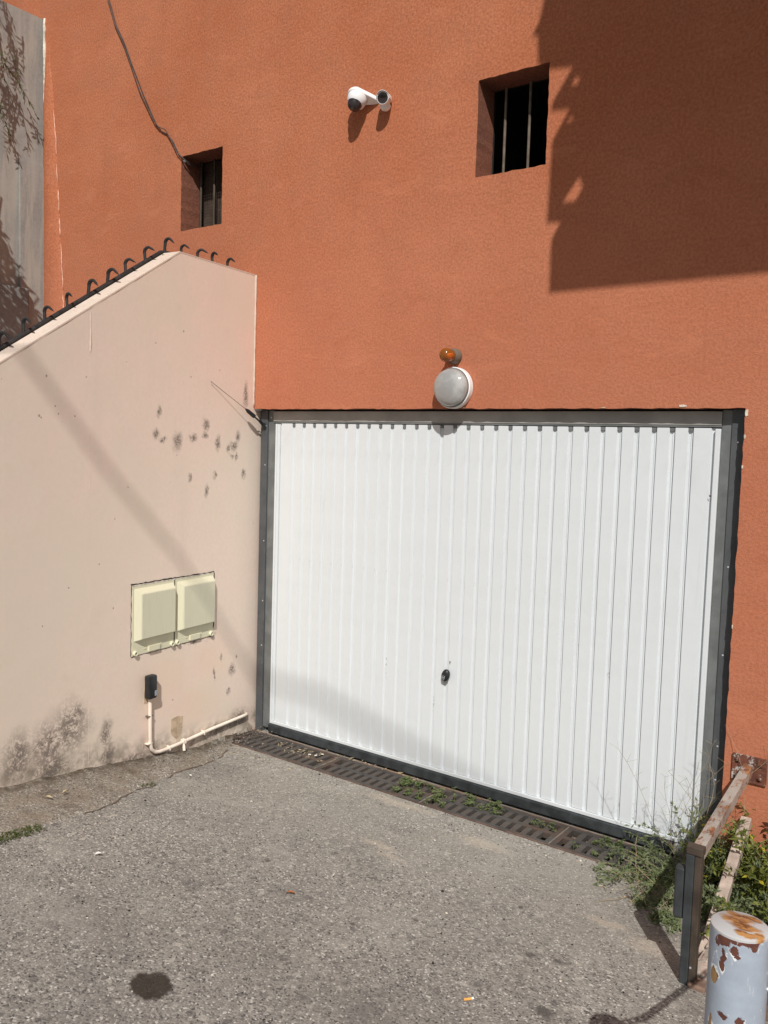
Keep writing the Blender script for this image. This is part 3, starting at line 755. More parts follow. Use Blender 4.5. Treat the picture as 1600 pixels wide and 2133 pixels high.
m.build('joint_crack', M_darkgap, pkw)
MB().box((-.002, -.734+.0005, .656), (.0015, -.7215, 1.05)).build('joint_gap', M_darkgap, pkw)
patch('mortar_strip', [(1.062, 1.057), (1.062, 1.0485), (.38, 1.0485), (.38, 1.054)], M_palechip, .003)

# ------------------------------------------------------------------ photocell and conduit
t = thing('photocell', 'small black upright sensor box with grey window on the pink wall', 'sensor', PINK, TH)
MB().box((.004, -.972, .395), (.050, -.908, .532), .012).build('housing', M_black, t, smooth=40)
MB().box((.0485, -.932, .412), (.0515, -.912, .442), .001).build('lens', M_grey_label, t)
t = thing('conduit', 'thin cream pipe running down from the black sensor and along the wall to the garage', 'pipe', PINK, TH)
cp_ = [(.018, -.936, .396), (.018, -.934, .25), (.017, -.930, .135), (.017, -.922, .095), (.017, -.895, .068), (.017, -.86, .058)]
cp_ += [(.017, -.80, .055), (.017, -.70, .056), (.017, -.55, .060), (.017, -.40, .064), (.017, -.20, .064), (.017, -.10, .064), (.014, -.045, .062), (.0, -.022, .060)]
MB().tube(cp_, .0105, 12).build('pipe', M_pipe, t, smooth=60)
for y_, z_ in ((-.775, .055), (-.64, .058), (-.655, .058), (-.47, .062)):
    MB().box((.0, y_-.004, z_-.014), (.029, y_+.004, z_+.014), .003).build('clip', M_pipe, t)
for z_ in (.29, .13):
    MB().box((.0, -.955 if z_ > .2 else -.958, z_-.003), (.027, -.918, z_+.003), .002).build('clip', M_socket if z_ > .2 else M_pipe, t)
MB().lathe([(.005, 0), (.0085, .02), (.009, .045), (.007, .047)], (.022, -.655, .052), (.2, -.1, -1), 12).build('drain_spigot', M_pipe, t, smooth=40)

# ------------------------------------------------------------------ garage door
gd = thing('garage_door', 'large white ribbed up and over garage door in a dark grey metal frame', 'garage door')
MB().box((-.112, .058, -.066), (-.052, .16, 2.079), .002).build('frame_post', M_frame, gd)
MB().box((-.0515, .068, -.03), (.0185, .16, 2.005), .002).build('inner_post', M_frame_lite, gd)
MB().box((-.0515, .068, 2.0055), (-.004, .16, 2.076), .001).build('post_head', M_frame_lite, gd)
MB().box((2.852, .058, -.066), (2.917, .16, 2.079), .002).build('frame_post', M_frame, gd)
MB().box((2.8065, .066, -.05), (2.8515, .16, 2.076), .002).build('inner_post', M_frame_lite, gd)
MB().box((-.003, .060, 2.006), (2.806, .16, 2.070), .002).build('header', M_header, gd)
MB().box((-.003, .0625, 1.9965), (2.806, .16, 2.0055), .001).build('header_lip', M_frame_lite, gd)
MB().box((-.051, .075, 2.0705), (2.85, .2, 2.12)).build('top_gap', M_darkgap, gd)
MB().box((-.11, .165, -.07), (2.92, .2, 2.12)).build('rear_panel', M_darkgap, gd)
MB().box((.0, .098, .0), (2.80, .11, 1.994)).build('door_sheet', M_door, gd)
MB().box((.0, .078, .0), (.012, .0975, 1.990), .002).build('edge_trim', M_door, gd)
MB().box((.013, .084, .021), (.034, .0975, 1.988), .002).build('edge_profile', M_door, gd)
MB().box((2.774, .078, .0), (2.7985, .0975, 1.990), .003).build('edge_trim', M_door, gd)
MB().box((.013, .0775, .001), (2.7735, .0975, .020), .002).build('bottom_rail', M_door, gd)
G0, GP, GW = .152, .0865, .021
def pan(x0, x1):
    b = .0035; z0, z1 = .0205, 1.9935
    v = [(x0, .0975, z0), (x1, .0975, z0), (x1, .0975, z1), (x0, .0975, z1), (x0+b, .0872, z0+.002), (x1-b, .0872, z0+.002), (x1-b, .0872, z1), (x0+b, .0872, z1)]
    return MB().add(v, [(4, 5, 6, 7), (0, 1, 5, 4), (1, 2, 6, 5), (2, 3, 7, 6), (3, 0, 4, 7)])
pan(.043, G0-GW/2).build('panel', M_door, gd)
pm = pan(-(GP-GW)/2, (GP-GW)/2).build('panel', M_door, gd); pm.location.x = G0+GP/2
for i in range(1, 29):
    inst(pm.data, 'panel', gd, (G0+GP*(i+.5)+(.0006*math.sin(i*2.3)), .0004*math.sin(i*1.7), 0), rot=(0, 0, .004*math.sin(i*5.1)))
pan(G0+GP*29+GW/2, 2.757).build('panel', M_door, gd)
for i in range(30):   # swage line inside each groove
    gx = G0+GP*i
    MB().tube([(gx+.003, .0975, .022), (gx+.003, .0975, 1.976)], .0022, 6, False).build('groove_bead', M_door, gd, smooth=True)
    MB().box((gx-.0098, .0874, 1.977), (gx+.0098, .0974, 1.9935)).build('groove_end_shade', M_end_shade, gd)  # dark block standing in for the shaded opening at the groove top
MB().box((.0, .062, -.055), (2.70, .092, -.001), .004).build('bottom_seal', M_rubber, gd)
MB().lathe([(.027, 0), (.03, .01), (.03, .05), (.02, .056)], (2.70, .072, -.030), (1, 0, 0), 18).build('end_cap', M_clearknob, gd, smooth=40)
kn = MB().lathe([(.018, 0), (.023, .006), (.026, .018), (.023, .028), (.012, .033)], (0, 0, 0), (0, -1, 0), 24).build('handle', M_black, gd, smooth=50)
kn.location = (1.372, .086, .578); kn.scale = (.95, 1, 1.42); kn.rotation_euler = (0, R(14), 0)
for a, b in (((-.009, -.0345, -.017), (-.005, -.0335, .001)), ((.002, -.0345, -.017), (.006, -.0335, .001)), ((-.0049, -.0345, -.0095), (.0019, -.0335, -.0065))):
    MB().box(a, b).build('lock_mark', M_grey_label, kn)
k2 = MB().lathe([(.0045, 0), (.0045, .001)], (1.387, .086, .655), (0, -1, 0), 16).box((1.3848, .0845, .642), (1.3892, .0852, .653)).build('keyhole', M_socket, gd)
for x_, z_, y_ in ((-.066, 1.975, .058), (-.068, 1.72, .058), (-.066, 1.22, .058), (-.066, .82, .058), (-.068, .52, .058), (-.030, 2.03, .068), (2.882, 1.93, .058), (2.872, 1.36, .058), (2.872, .95, .058), (2.873, .52, .058), (2.872, .36, .058)):
    MB().lathe([(.0045, 0), (.004, .002), (.001, .003)], (x_, y_, z_), (0, -1, 0), 10).build('screw', M_screw, gd)
MB().lathe([(.005, 0), (.003, .004)], (2.768, .0775, 1.68), (0, -1, 0), 10).build('screw', M_rustframe, gd)

LEAF = ('door_sheet', 'edge_trim', 'edge_profile', 'bottom_rail', 'panel', 'groove_bead', 'groove_end_shade', 'bottom_seal', 'end_cap', 'handle', 'keyhole')
for o in gd.children:
    if o.name.split('.')[0] in LEAF or (o.name.startswith('screw') and 'rusty' in o.data.materials[0].name):
        l_ = o.location.copy(); o.location = (.0209+.99466*l_.x, l_.y-.022, .0099+.99466*l_.z)
        o.scale = (o.scale.x*.99466, o.scale.y, o.scale.z*.99466)

# ------------------------------------------------------------------ lamps, cameras, antenna
t = thing('bulkhead_lamp', 'round bulkhead lamp with milky glass and white rim over the garage door', 'lamp')
LC = (1.412, 0, 2.192)
MB().lathe([(.108, 0), (.112, .004), (.112, .036), (.108, .040), (.100, .041), (.100, .03), (.01, .03)], LC, (0, -1, 0), 48).build('base_ring', M_white_plastic, t, smooth=40)
pr = [(.0985, .031), (.104, .043), (.104, .058)]+[(.102*math.cos(a), .058+.046*math.sin(a)) for a in [i/12*math.pi/2 for i in range(12)]]+[(.006, .1045), (.0004, .1055)]
MB().lathe(pr, LC, (0, -1, 0), 48).build('glass', M_glassl, t, smooth=40)
m = MB(); m.lathe([(.1045, .036), (.107, .040), (.107, .046), (.104, .047)], LC, (0, -1, 0), 48); m.build('clamp_ring', M_socket, t, smooth=40)
MB().lathe([(.020, 0), (.026, .03), (.018, .038)], (1.42, -.030, 2.235), (0, -1, 0), 16).build('bulb', M_socket, t, smooth=40)
t = thing('amber_beacon', 'small amber warning light on a brown socket above the round lamp', 'beacon')
AC = (1.405, 0, 2.362)
MB().lathe([(.041, 0), (.042, .004), (.041, .040), (.036, .048), (.034, .055)], AC, (0, -1, 0), 32).build('socket', M_socket, t, smooth=40)
MB().lathe([(.030, .05), (.034, .056), (.0375, .080)]+[(.0375*math.cos(a), .096+.0375*math.sin(a)) for a in [i/8*math.pi/2 for i in range(9)]], AC, (0, -1, 0), 32).build('dome', M_amber, t, smooth=60)
MB().lathe([(.004, 0), (.008, .012), (.008, .026), (.001, .034)], (1.405, -.055, 2.362), (0, -1, 0), 12).build('bulb', M_butt, t, smooth=60)

t = thing('security_camera', 'white twin security camera with dark dome eye and a bullet camera beside it', 'security camera')
ax = Vector((.02, -.44, -.90)).normalized()
c0 = Vector((.712, -.080, 3.868))
m = MB()
def tear(off, sc_):
    ring = []
    u = Vector((.82, .57, 0)); u = (u-ax*u.dot(ax)).normalized(); v_ = ax.cross(u)
    for k in range(48):
        a = 2*math.pi*k/48; c_ = math.cos(a); rx = .072*c_; ry = .072*math.sin(a)
        if c_ > 0: rx *= 1+1.25*c_**1.5; ry *= 1-.30*c_
        ring.append(c0+ax*off+u*rx*sc_+v_*ry*sc_)
    return ring
rs = [tear(-.034, .80), tear(-.031, .92), tear(-.025, .98), tear(-.004, 1.0), tear(.0, .96)]
for r_ in rs: m.v += r_
for i in range(4):
    for k in range(48): m.f.append((i*48+k, i*48+(k+1) % 48, (i+1)*48+(k+1) % 48, (i+1)*48+k))
m.f.append(tuple(reversed(range(48)))); m.f.append(tuple(192+k for k in range(48))); m.build('dome_bracket', M_white_plastic, t, smooth=35)
MB().lathe([(.068, .0), (.068, .014), (.066, .030), (.060, .046), (.052, .058), (.050, .060)], c0+ax*.001+Vector((.006, .0, 0)), ax, 40).build('dome_housing', M_white_plastic, t, smooth=40)
lc_ = c0+ax*.055+Vector((.006, -.006, 0)); la = Vector((-.04, -.42, -.90)).normalized()
MB().lathe([(.050, 0), (.0495, .004)]+[(.0485*math.cos(a), .006+.046*math.sin(a)) for a in [i/9*math.pi/2 for i in range(10)]], lc_, la, 32).build('dome_lens', M_smoke, t, smooth=60)
bx = Vector((.40, -.88, -.20)).normalized(); b0 = Vector((.926, -.050, 3.822))
MB().lathe([(.012, -.034), (.034, -.030), (.040, -.018), (.042, .0), (.042, .066), (.039, .070), (.0365, .070), (.0365, .056), (.001, .055)], b0, bx, 36).build('bullet_body', M_white_plastic, t, smooth=40)
MB().lathe([(.036, 0), (.036, .004), (.020, .005), (.0195, .001), (.001, .001)], b0+bx*.0555, bx, 32).build('bullet_lens', M_smoke, t, smooth=40)
m = MB(); uu = Vector((0, 0, 1)); uu = (uu-bx*uu.dot(bx)).normalized(); ww = bx.cross(uu)
for h in (-.016, .086):
    for r_ in (.0435, .0462):
        for k in range(17):
            a = R(-95)+R(190)*k/16; m.v.append(b0+bx*(h-(.018*abs(math.sin(a))**2 if h > 0 else 0))+(uu*math.cos(a)+ww*math.sin(a))*r_)
for k in range(16):
    a, b, c, d = k, 17+k, 34+k, 51+k
    m.f += [(a, a+1, c+1, c), (b, d, d+1, b+1), (c, c+1, d+1, d), (a, b, b+1, a+1)]
m.f += [(0, 34, 51, 17), (16, 33, 67, 50)]
m.build('visor', M_white_plastic, t, smooth=40)
MB().lathe([(.032, 0), (.036, .010), (.035, .024), (.026, .036), (.010, .042)], b0+Vector((.0, .012, -.026)), (.05, -.25, -1), 24).build('ball_joint', M_white_plastic, t, smooth=40)

t.scale = (.84, .84, .84); t.location = (.80*.16-.004, 0, 3.80*.16-.012)
t = thing('antenna', 'thin whip antenna with black foam base clipped to the garage frame', 'antenna')
A1 = Vector((-.078, .040, 1.985)); A2 = Vector((-.062, -.055, 2.030)); A3 = Vector((-.058, -.125, 2.068)); A4 = Vector((-.055, -.430, 2.222))
MB().tube([A2, A2.lerp(A3, .12), A2.lerp(A3, .85), A3, A3.lerp(A4, .05)], [.011, .0135, .0125, .009, .003], 14).build('base_sleeve', M_black, t, smooth=50)
MB().tube([A3, A4], .0015, 6).build('whip', M_cable, t); MB().lathe([(.001, -.004), (.0035, 0), (.001, .004)], A4, A4-A3, 10).build('tip', M_cable, t, smooth=True)
MB().tube([(-.075, .062, 1.955), (-.078, .045, 1.985), A1, (-.068, -.01, 2.008), A2], [.012, .014, .012, .006, .005], 10).build('bracket', M_black, t, smooth=50)
m = MB(); m.tube([A2+Vector((0, -.0, .004)), A2+Vector((.0, .022, .014)), A2+Vector((-.004, .045, .002)), A1+Vector((0, 0, .005))], .0022, 6); m.build('lead', M_cable, t, smooth=True)

# hanging cable
t = thing('cable', 'dark twin cable hanging down the orange wall into the left opening', 'cable')
cpts = [(-1.95, 5.9), (-1.80, 5.40), (-1.669, 5.052), (-1.588, 4.862), (-1.486, 4.703), (-1.407, 4.551), (-1.296, 4.328), (-1.134, 4.089), (-1.082, 4.039), (-1.015, 4.011), (-.953, 3.935), (-.886, 3.833), (-.845, 3.80)]
MB().tube([(x, -.020, z) for x, z in cpts]+[(-.825, .03, 3.77), (-.80, .12, 3.765)], .0033, 8).build('strand', M_cable, t, smooth=True)
MB().tube([(x+.006+(.012 if 5 < i < 9 else 0), -.010, z-.006-(.022 if 6 < i < 10 else 0)) for i, (x, z) in enumerate(cpts)]+[(-.83, .03, 3.76), (-.80, .12, 3.755)], .0030, 8).build('strand', M_cable, t, smooth=True)
MB().lathe([(.006, 0), (.006, .016)], (-.842, -.0, 3.778), (.3, 1, -.4), 10).build('gland', M_grey_label, t)

# ------------------------------------------------------------------ drain grates
rnd = random.Random(31)
GXs = [-.072, .683, 1.433, 2.190, 2.945]
def grate_parts(t, Lg):
    W0, W1 = -.250, -.004; z0, z1 = -.075, -.046
    mfr = MB()
    mfr.box((.004, W0, z0), (Lg-.004, W0+.022, z1)); mfr.box((.004, W1-.022, z0), (Lg-.004, W1, z1))
    mfr.box((.004, W0+.0221, z0), (.03, W1-.0221, z1)); mfr.box((Lg-.03, W0+.0221, z0), (Lg-.004, W1-.0221, z1))
    mid = (W0+W1)/2; mfr.box((.0301, mid-.015, z0), (Lg-.0301, mid+.015, z1-.0005))
    return mfr, W0, W1, mid
LB = ['first drain grate from the pink wall, rusty with pale litter on it', 'second drain grate from the pink wall, half covered by seedlings at its right end',
      'third drain grate from the pink wall, seedlings sprouting at its left end', 'fourth drain grate, partly hidden by the sprawling weed']
bar_me = None
for gi in range(4):
    Lg = GXs[gi+1]-GXs[gi]
    t = thing('drain_grate', LB[gi], 'drain grate', (GXs[gi], 0, 0), 0, 'drain grates in front of the garage door')
    mfr, W0, W1, mid = grate_parts(t, Lg)
    mfr.build('grate_frame', M_grate, t)
    nb_ = 12; pitch = (Lg-.06)/nb_
    if bar_me is None:
        bar_me = MB().box((-.016, -.0435, -.072), (.016, .0435, -.0465), .0015).build('tmp', M_grate).data
        bpy.data.objects.remove(bpy.data.objects['tmp'])
    for row, yc in enumerate(((W0+.022+mid-.015)/2, (W1-.022+mid+.015)/2)):
        for k in range(1, nb_):
            inst(bar_me, 'bar', t, (.03+pitch*k+(.006 if row else -.006), yc, 0), rot=(0, 0, R(rnd.uniform(-1, 1))), scale=(1, 1.01, 1))
# rusty angle iron holding the grates
ai = thing('angle_iron', 'rusty angle iron edging along both sides of the drain grates', 'edging')
MB().box((GX0-.012, -.262, -.1), (GX1+.01, -.2515, -.0455)).build('rail', M_rustframe, ai); MB().box((GX0-.012, -.0030, -.1), (GX1+.01, .010, -.0460)).build('rail', M_rustframe, ai)
for gx in GXs[1:4]: MB().box((gx-.0035, -.2514, -.1), (gx+.0035, -.0031, -.0445)).build('divider', M_dirtydiv, ai)
m = MB()
for i in range(160):
    x = rnd.uniform(0, 2.9); y = rnd.uniform(-.24, -.02); s_ = rnd.uniform(.006, .02)
    if x < 1.7 and rnd.random() < .6: continue
    m.lathe([(s_*.3, 0), (s_, s_*.4), (s_*.7, s_*.9), (.001, s_)], (x, y, -.241), (rnd.uniform(-.4, .4), rnd.uniform(-.4, .4), 1), 6)
m.build('channel_rubble', M_debris, kind='stuff')['label'] = 'pale rubble lying in the drain under the grates'

# ------------------------------------------------------------------ steel hoop by the right jamb
t = thing('barrier_hoop', 'rusty square tube hoop bolted to the wall right of the garage', 'barrier')
pl = MB().box((2.958, -.012, .408), (3.106, -.001, .530), .002).build('wall_plate', M_plate, t)
for x_, z_ in ((2.984, .507), (3.078, .503), (3.080, .440), (2.984, .435)):
    MB().lathe([(.0155, 0), (.0155, .003), (.0085, .0035), (.0085, .010), (.005, .013)], (x_, -.0125, z_), (0, -1, 0), 14).build('bolt', M_plate, pl, smooth=40)
def bar_between(a, b, wd, ht, name, mat, bev=.003):
    a = Vector(a); b = Vector(b); L = (b-a).length
    m = MB().box((-wd/2, 0, -ht/2), (wd/2, L, ht/2), bev); d = (b-a).normalized(); sd = d.cross(Vector((0, 0, 1))).normalized(); up_ = sd.cross(d)
    M_ = Matrix((sd, d, up_)).transposed().to_4x4(); M_.translation = a
    m.v = [M_ @ v for v in m.v]; return m.build(name, mat, t)
bar_between((3.028, -.012, .470), (3.088, -.955, .456), .040, .050, 'upper_rail', M_hoop)
MB().box((3.085, -.990, -.10), (3.109, -.9555, .480), .003).build('post', M_postbrown, t)
MB().box((3.055, -.993, -.075), (3.0845, -.960, .455), .003).build('rubber_strip', M_strip, t)
bar_between((3.072, -.74, -.045), (3.035, -.012, .235), .045, .045, 'brace', M_curb)
bar_between((3.097, -.956, -.02), (3.09, -.60, -.025), .02, .05, 'foot_rail', M_hoop)
MB().box((3.016, -.985, .205), (3.0545, -.945, .395), .009).build('latch_block', M_strip, t)
MB().box((3.0545, -.9945, .4555), (3.113, -.9555, .487), .004).build('post_cap', M_postbrown, t)
MB().box((3.087, -1.005, -.12), (3.150, -.945, -.005), .006).build('foot_block', M_footrust, t)
MB().lathe([(.004, 0), (.003, .003)], (3.092, -.9905, .045), (0, -1, 0), 8).build('screw', M_screw, t)

# ------------------------------------------------------------------ bollard and chain
BX, BY = 3.507, -2.178
t = thing('bollard', 'pale blue painted steel bollard with rust stained cap and chipped paint', 'bollard', (BX, BY, 0))
MB().lathe([(.0592, -.1), (.0592, BT-.010), (.0585, BT-.004), (.056, BT-.002)], (0, 0, 0), (0, 0, 1), 64).build('tube', M_bollard, t, smooth=40)
MB().lathe([(.0555, BT-.006), (.0585, BT-.0035), (.0582, BT+.001), (.054, BT+.004), (.001, BT+.005)], (0, 0, 0), (0, 0, 1), 64).build('cap', M_cap, t, smooth=50)
m = MB(); a0 = Vector((.0605, .012, BT-.085))
m.tube([a0+Vector((.018*math.sin(a)+.004, 0, .018*math.cos(a)-.018)) for a in [i/20*2*math.pi for i in range(21)]], .004, 8); m.build('chain_eye', M_screw, t, smooth=True)
chain = thing('chain', 'steel chain hanging from the eye on the blue bollard', 'chain')
cpt = [Vector((3.505, -2.118, .79)), Vector((3.478, -2.045, .778)), Vector((3.537, -1.985, .795)), Vector((3.575, -1.83, .80)), Vector((3.60, -1.72, .80)), Vector((3.635, -1.55, .79)), Vector((3.74, -1.0, .76)), Vector((3.95, -.45, .79)), Vector((4.1, -.002, .86))]
dense = []
for i in range(len(cpt)-1):
    L = (cpt[i+1]-cpt[i]).length; k = max(1, round(L/.028))
    for q in range(k): dense.append(cpt[i].lerp(cpt[i+1], q/k))
lk = MB(); ring = []
for i in range(13):
    a = i/12*2*math.pi; ring.append((.011*math.sin(a), .021*math.cos(a), 0))
lm = lk.tube(ring, .0038, 6).build('tmp', M_spike); lme = lm.data; bpy.data.objects.remove(lm); lme.name = 'link'
for i in range(len(dense)-1):
    d = (dense[i+1]-dense[i]).normalized(); q = d.to_track_quat('Y', 'Z').to_matrix().to_4x4() @ Matrix.Rotation(R(90)*(i % 2), 4, 'Y'); q.translation = (dense[i]+dense[i+1])/2
    o = bpy.data.objects.new('link', lme); C.objects.link(o); o.parent = chain; o.matrix_local = q

# ------------------------------------------------------------------ plants
def stem_curve(p, d, L, bend, rnd, k=7):
    p = Vector(p); d = Vector(d).normalized(); pts = [p.copy()]
    for i in range(k):
        d = (d+Vector((rnd.uniform(-.25, .25), rnd.uniform(-.25, .25), rnd.uniform(-.12, .12)))+Vector(bend)/k).normalized()
        p = p+d*L/k; pts.append(p.copy())
    return pts
def bush(name, label, cat, base, nst, spread, L, leafL, leafW, mat, seed, up=.6, bend=(0, 0, -.6), per=6, side=None, stem=M_stem, radius=.0016, floor=True, branch=True, group=None):
    rnd = random.Random(seed); base = Vector(base)
    t = thing(name, label, cat, base, 0, group)
    ms, ml = MB(), MB()
    def leaves(pts, q):
        for i in range(1, len(pts)):
            for _ in range(q):
                a = pts[i-1].lerp(pts[i], rnd.random()); tdir = (pts[i]-pts[i-1]).normalized()
                o_ = Vector((rnd.gauss(0, 1), rnd.gauss(0, 1), rnd.gauss(0, .8))).normalized()
                ml.leaf(a, (tdir*.6+o_), Vector((rnd.gauss(0, .5), rnd.gauss(0, .5), 1)), leafL*rnd.uniform(.55, 1.2), leafW*rnd.uniform(.6, 1.2), rnd.uniform(-.2, .3))
    for i in range(nst):
        a = rnd.uniform(0, 2*math.pi); r_ = spread*math.sqrt(rnd.random())
        off = Vector((math.cos(a)*r_, math.sin(a)*r_, 0)); d = Vector((math.cos(a)*rnd.uniform(.2, 1), math.sin(a)*rnd.uniform(.2, 1), up*rnd.uniform(.4, 1.4)))
        if side: d += Vector(side)*rnd.uniform(.3, 1)
        pts = stem_curve(off, d, L*rnd.uniform(.5, 1.15), bend, rnd)
        if floor:
            for q in pts:
                g = gz(q.x+base.x, q.y+base.y) if base.x < 3.2 else -.02
                if q.z+base.z < g+.012: q.z = g+.012-base.z+rnd.uniform(0, .01)
        ms.tube(pts, [radius*(1-.6*k/len(pts)) for k in range(len(pts))], 5, False); leaves(pts, per)
        if branch:
            for b_ in range(rnd.randint(1, 3)):
                j = rnd.randint(1, len(pts)-2)
                sub = stem_curve(pts[j], (pts[j+1]-pts[j]).normalized()+Vector((rnd.gauss(0, .7), rnd.gauss(0, .7), rnd.gauss(.1, .4))), L*rnd.uniform(.2, .45), bend, rnd, 4)
                if floor:
                    for q in sub: q.z = max(q.z, (gz(q.x+base.x, q.y+base.y) if base.x < 3.2 else -.02)+.008-base.z)
                ms.tube(sub, radius*.5, 4, False); leaves(sub, per)
    ms.build('stems', stem, t, kind='stuff'); ml.build('foliage', mat, t, kind='stuff'); return t
# sprawling weed at the right end of the grates
bush('weed', 'sprawling grey green weed over the right end of the drain', 'weed', (2.80, -.24, -.05), 30, .09, .30, .027, .010, M_leaf_weed, 1, up=.55, bend=(-.1, -.25, -.8), per=4, side=(-.55, -.30, 0))
bush('weed', 'greyish weed growing between the hoop post and the garage jamb', 'weed', (2.95, -.26, -.05), 16, .08, .24, .027, .010, M_leaf_weed, 5, up=.9, bend=(0, -.2, -.6), per=4, side=(-.1, -.35, 0))
bush('weed', 'low grey green weed spilling onto the asphalt by the hoop', 'weed', (2.90, -.46, -.05), 16, .08, .15, .026, .010, M_leaf_weed, 7, up=.35, bend=(0, 0, -.6), per=4, side=(-.4, -.1, 0))
bush('shrub', 'yellow green leafy shrub in the bed behind the hoop', 'shrub', (3.24, -.14, -.02), 42, .10, .36, .034, .014, M_leaf_bush, 2, up=1.7, bend=(.1, 0, -.5), per=5, side=(.1, 0, 0))
bush('shrub', 'low green ground shrub behind the blue bollard', 'shrub', (3.42, -.55, -.02), 44, .18, .24, .030, .015, M_leaf_bush, 9, up=.8, bend=(.1, 0, -.5), per=5)
bush('shrub', 'green shrub at the right edge against the orange wall', 'shrub', (3.55, -.26, -.02), 34, .18, .36, .036, .015, M_leaf_bush, 12, up=1.3, bend=(0, 0, -.5), per=6)
bush('shrub', 'leafy green tuft covering the wall end of the pinkish brace', 'shrub', (3.08, -.10, -.03), 30, .06, .34, .030, .012, M_leaf_bush, 23, up=1.8, bend=(0, 0, -.5), per=5)
bush('weed', 'pale weed tuft in front of the lower rail of the hoop', 'weed', (3.15, -.42, -.02), 20, .06, .22, .026, .011, M_leaf_weed, 14, up=1.2, bend=(0, -.2, -.7), per=6)
bush('weed', 'small tuft beside the foot of the right door jamb', 'weed', (2.93, -.06, -.05), 16, .04, .36, .024, .010, M_leaf_weed, 17, up=2.2, bend=(0, -.2, -.5), per=4)
# wispy dry stalks
t = thing('dry_grass', 'tangle of dead stems at the root of the sprawling weed by the drain', 'grass', (2.82, -.32, -.045)); m = MB(); rnd = random.Random(16)
for i in range(34):
    pts = stem_curve((rnd.uniform(-.15, .12), rnd.uniform(-.15, .1), 0), (rnd.uniform(-1, .4), rnd.uniform(-1, .3), rnd.uniform(.1, .8)), rnd.uniform(.08, .28), (0, 0, -.5), rnd, 6)
    for q in pts: q.z = max(q.z, .004)
    m.tube(pts, .0011, 4, False)
m.build('stalks', M_dry, t, kind='stuff')
t = thing('dry_grass', 'wispy dry stalks standing before the right corner of the door', 'grass', (2.86, -.14, -.05)); m = MB(); rnd = random.Random(6)
for i in range(16):
    pts = stem_curve((rnd.uniform(-.12, .1), rnd.uniform(-.06, .06), 0), (rnd.uniform(-.5, .35), rnd.uniform(-.2, .2), 1), rnd.uniform(.3, .75), (.1, 0, -.25), rnd, 9)
    m.tube(pts, .0008, 4, False)
    for q in pts[4:]:
        for _ in range(2):
            m.tube([q, q+Vector((rnd.uniform(-.05, .05), rnd.uniform(-.03, .03), rnd.uniform(.01, .05)))], .0005, 3, False)
m.build('stalks', M_dry, t, kind='stuff')
# seedlings in the grate slots
rnd = random.Random(77)
spots_ = [(rnd.uniform(1.20, 1.42), rnd.uniform(-.23, -.02)) for _ in range(24)]+[(rnd.uniform(1.45, 1.85), rnd.uniform(-.12, -.02)) for _ in range(20)]+[(rnd.uniform(1.45, 1.58), rnd.uniform(-.24, -.12)) for _ in range(7)]+[(rnd.uniform(1.9, 2.2), rnd.uniform(-.12, -.02)) for _ in range(4)]+[(rnd.uniform(2.36, 2.62), rnd.uniform(-.10, -.02)) for _ in range(9)]+[(2.3, -.2), (2.42, -.22)]
for i, (x, y) in enumerate(spots_):
    m = MB()
    for c_ in range(rnd.randint(3, 5)):
        ox, oy = rnd.uniform(-.02, .02), rnd.uniform(-.02, .02); h = rnd.uniform(.004, .030)
        m.tube([(ox*.3, oy*.3, -.02), (ox, oy, h)], .001, 4, False)
        for k in range(rnd.randint(4, 6)):
            a = rnd.uniform(0, 6.28); m.leaf((ox, oy, h-.004), (math.cos(a), math.sin(a), rnd.uniform(-.1, .6)), (0, 0, 1), rnd.uniform(.010, .019), rnd.uniform(.008, .012))
    o = m.build('seedling', M_leaf_seed); o.location = (x, y, -.046)
    g_ = 0 if x < GXs[1] else 1 if x < GXs[2] else 2 if x < GXs[3] else 3
    tag(o, 'small green seedling sprouting from the '+('first', 'second', 'third', 'fourth')[g_]+' drain grate counted from the pink wall', 'seedling', 'seedlings in the '+('first', 'second', 'third', 'fourth')[g_]+' drain grate')
# moss and grass along the apron edge
def tuft(label, pts, seed, mat=M_moss, h=.018, cnt=260, r_=.05):
    rnd = random.Random(seed); m = MB()
    for k in range(cnt):
        c_ = rnd.choice(pts); a = rnd.uniform(0, 6.28); q = r_*math.sqrt(rnd.random())
        x, y = c_[0]+math.cos(a)*q, c_[1]+math.sin(a)*q; z = gz(x, y)+.006
        a = rnd.uniform(0, 6.28); m.leaf((x, y, z), (math.cos(a)*.8, math.sin(a)*.8, rnd.uniform(.2, 1.2)), (rnd.gauss(0, .4), rnd.gauss(0, .4), 1), h*rnd.uniform(.5, 1.3), h*.35)
    o = m.build('moss', mat, kind='stuff'); o['label'] = label
tuft('green moss and grass along the edge of the apron at far left', [(.60, -2.16), (.59, -2.10), (.585, -2.04), (.575, -1.98), (.62, -2.25), (.64, -2.4)], 1, cnt=420, r_=.04)
tuft('sparse moss on the mortar apron', [(.30, -1.27), (.325, -1.22), (.34, -1.18)], 2, cnt=220, r_=.035, h=.012)
tuft('small moss patch at the foot of the pink wall', [(.16, -1.84), (.17, -1.87), (.13, -1.80)], 3, cnt=160, r_=.025, h=.014)
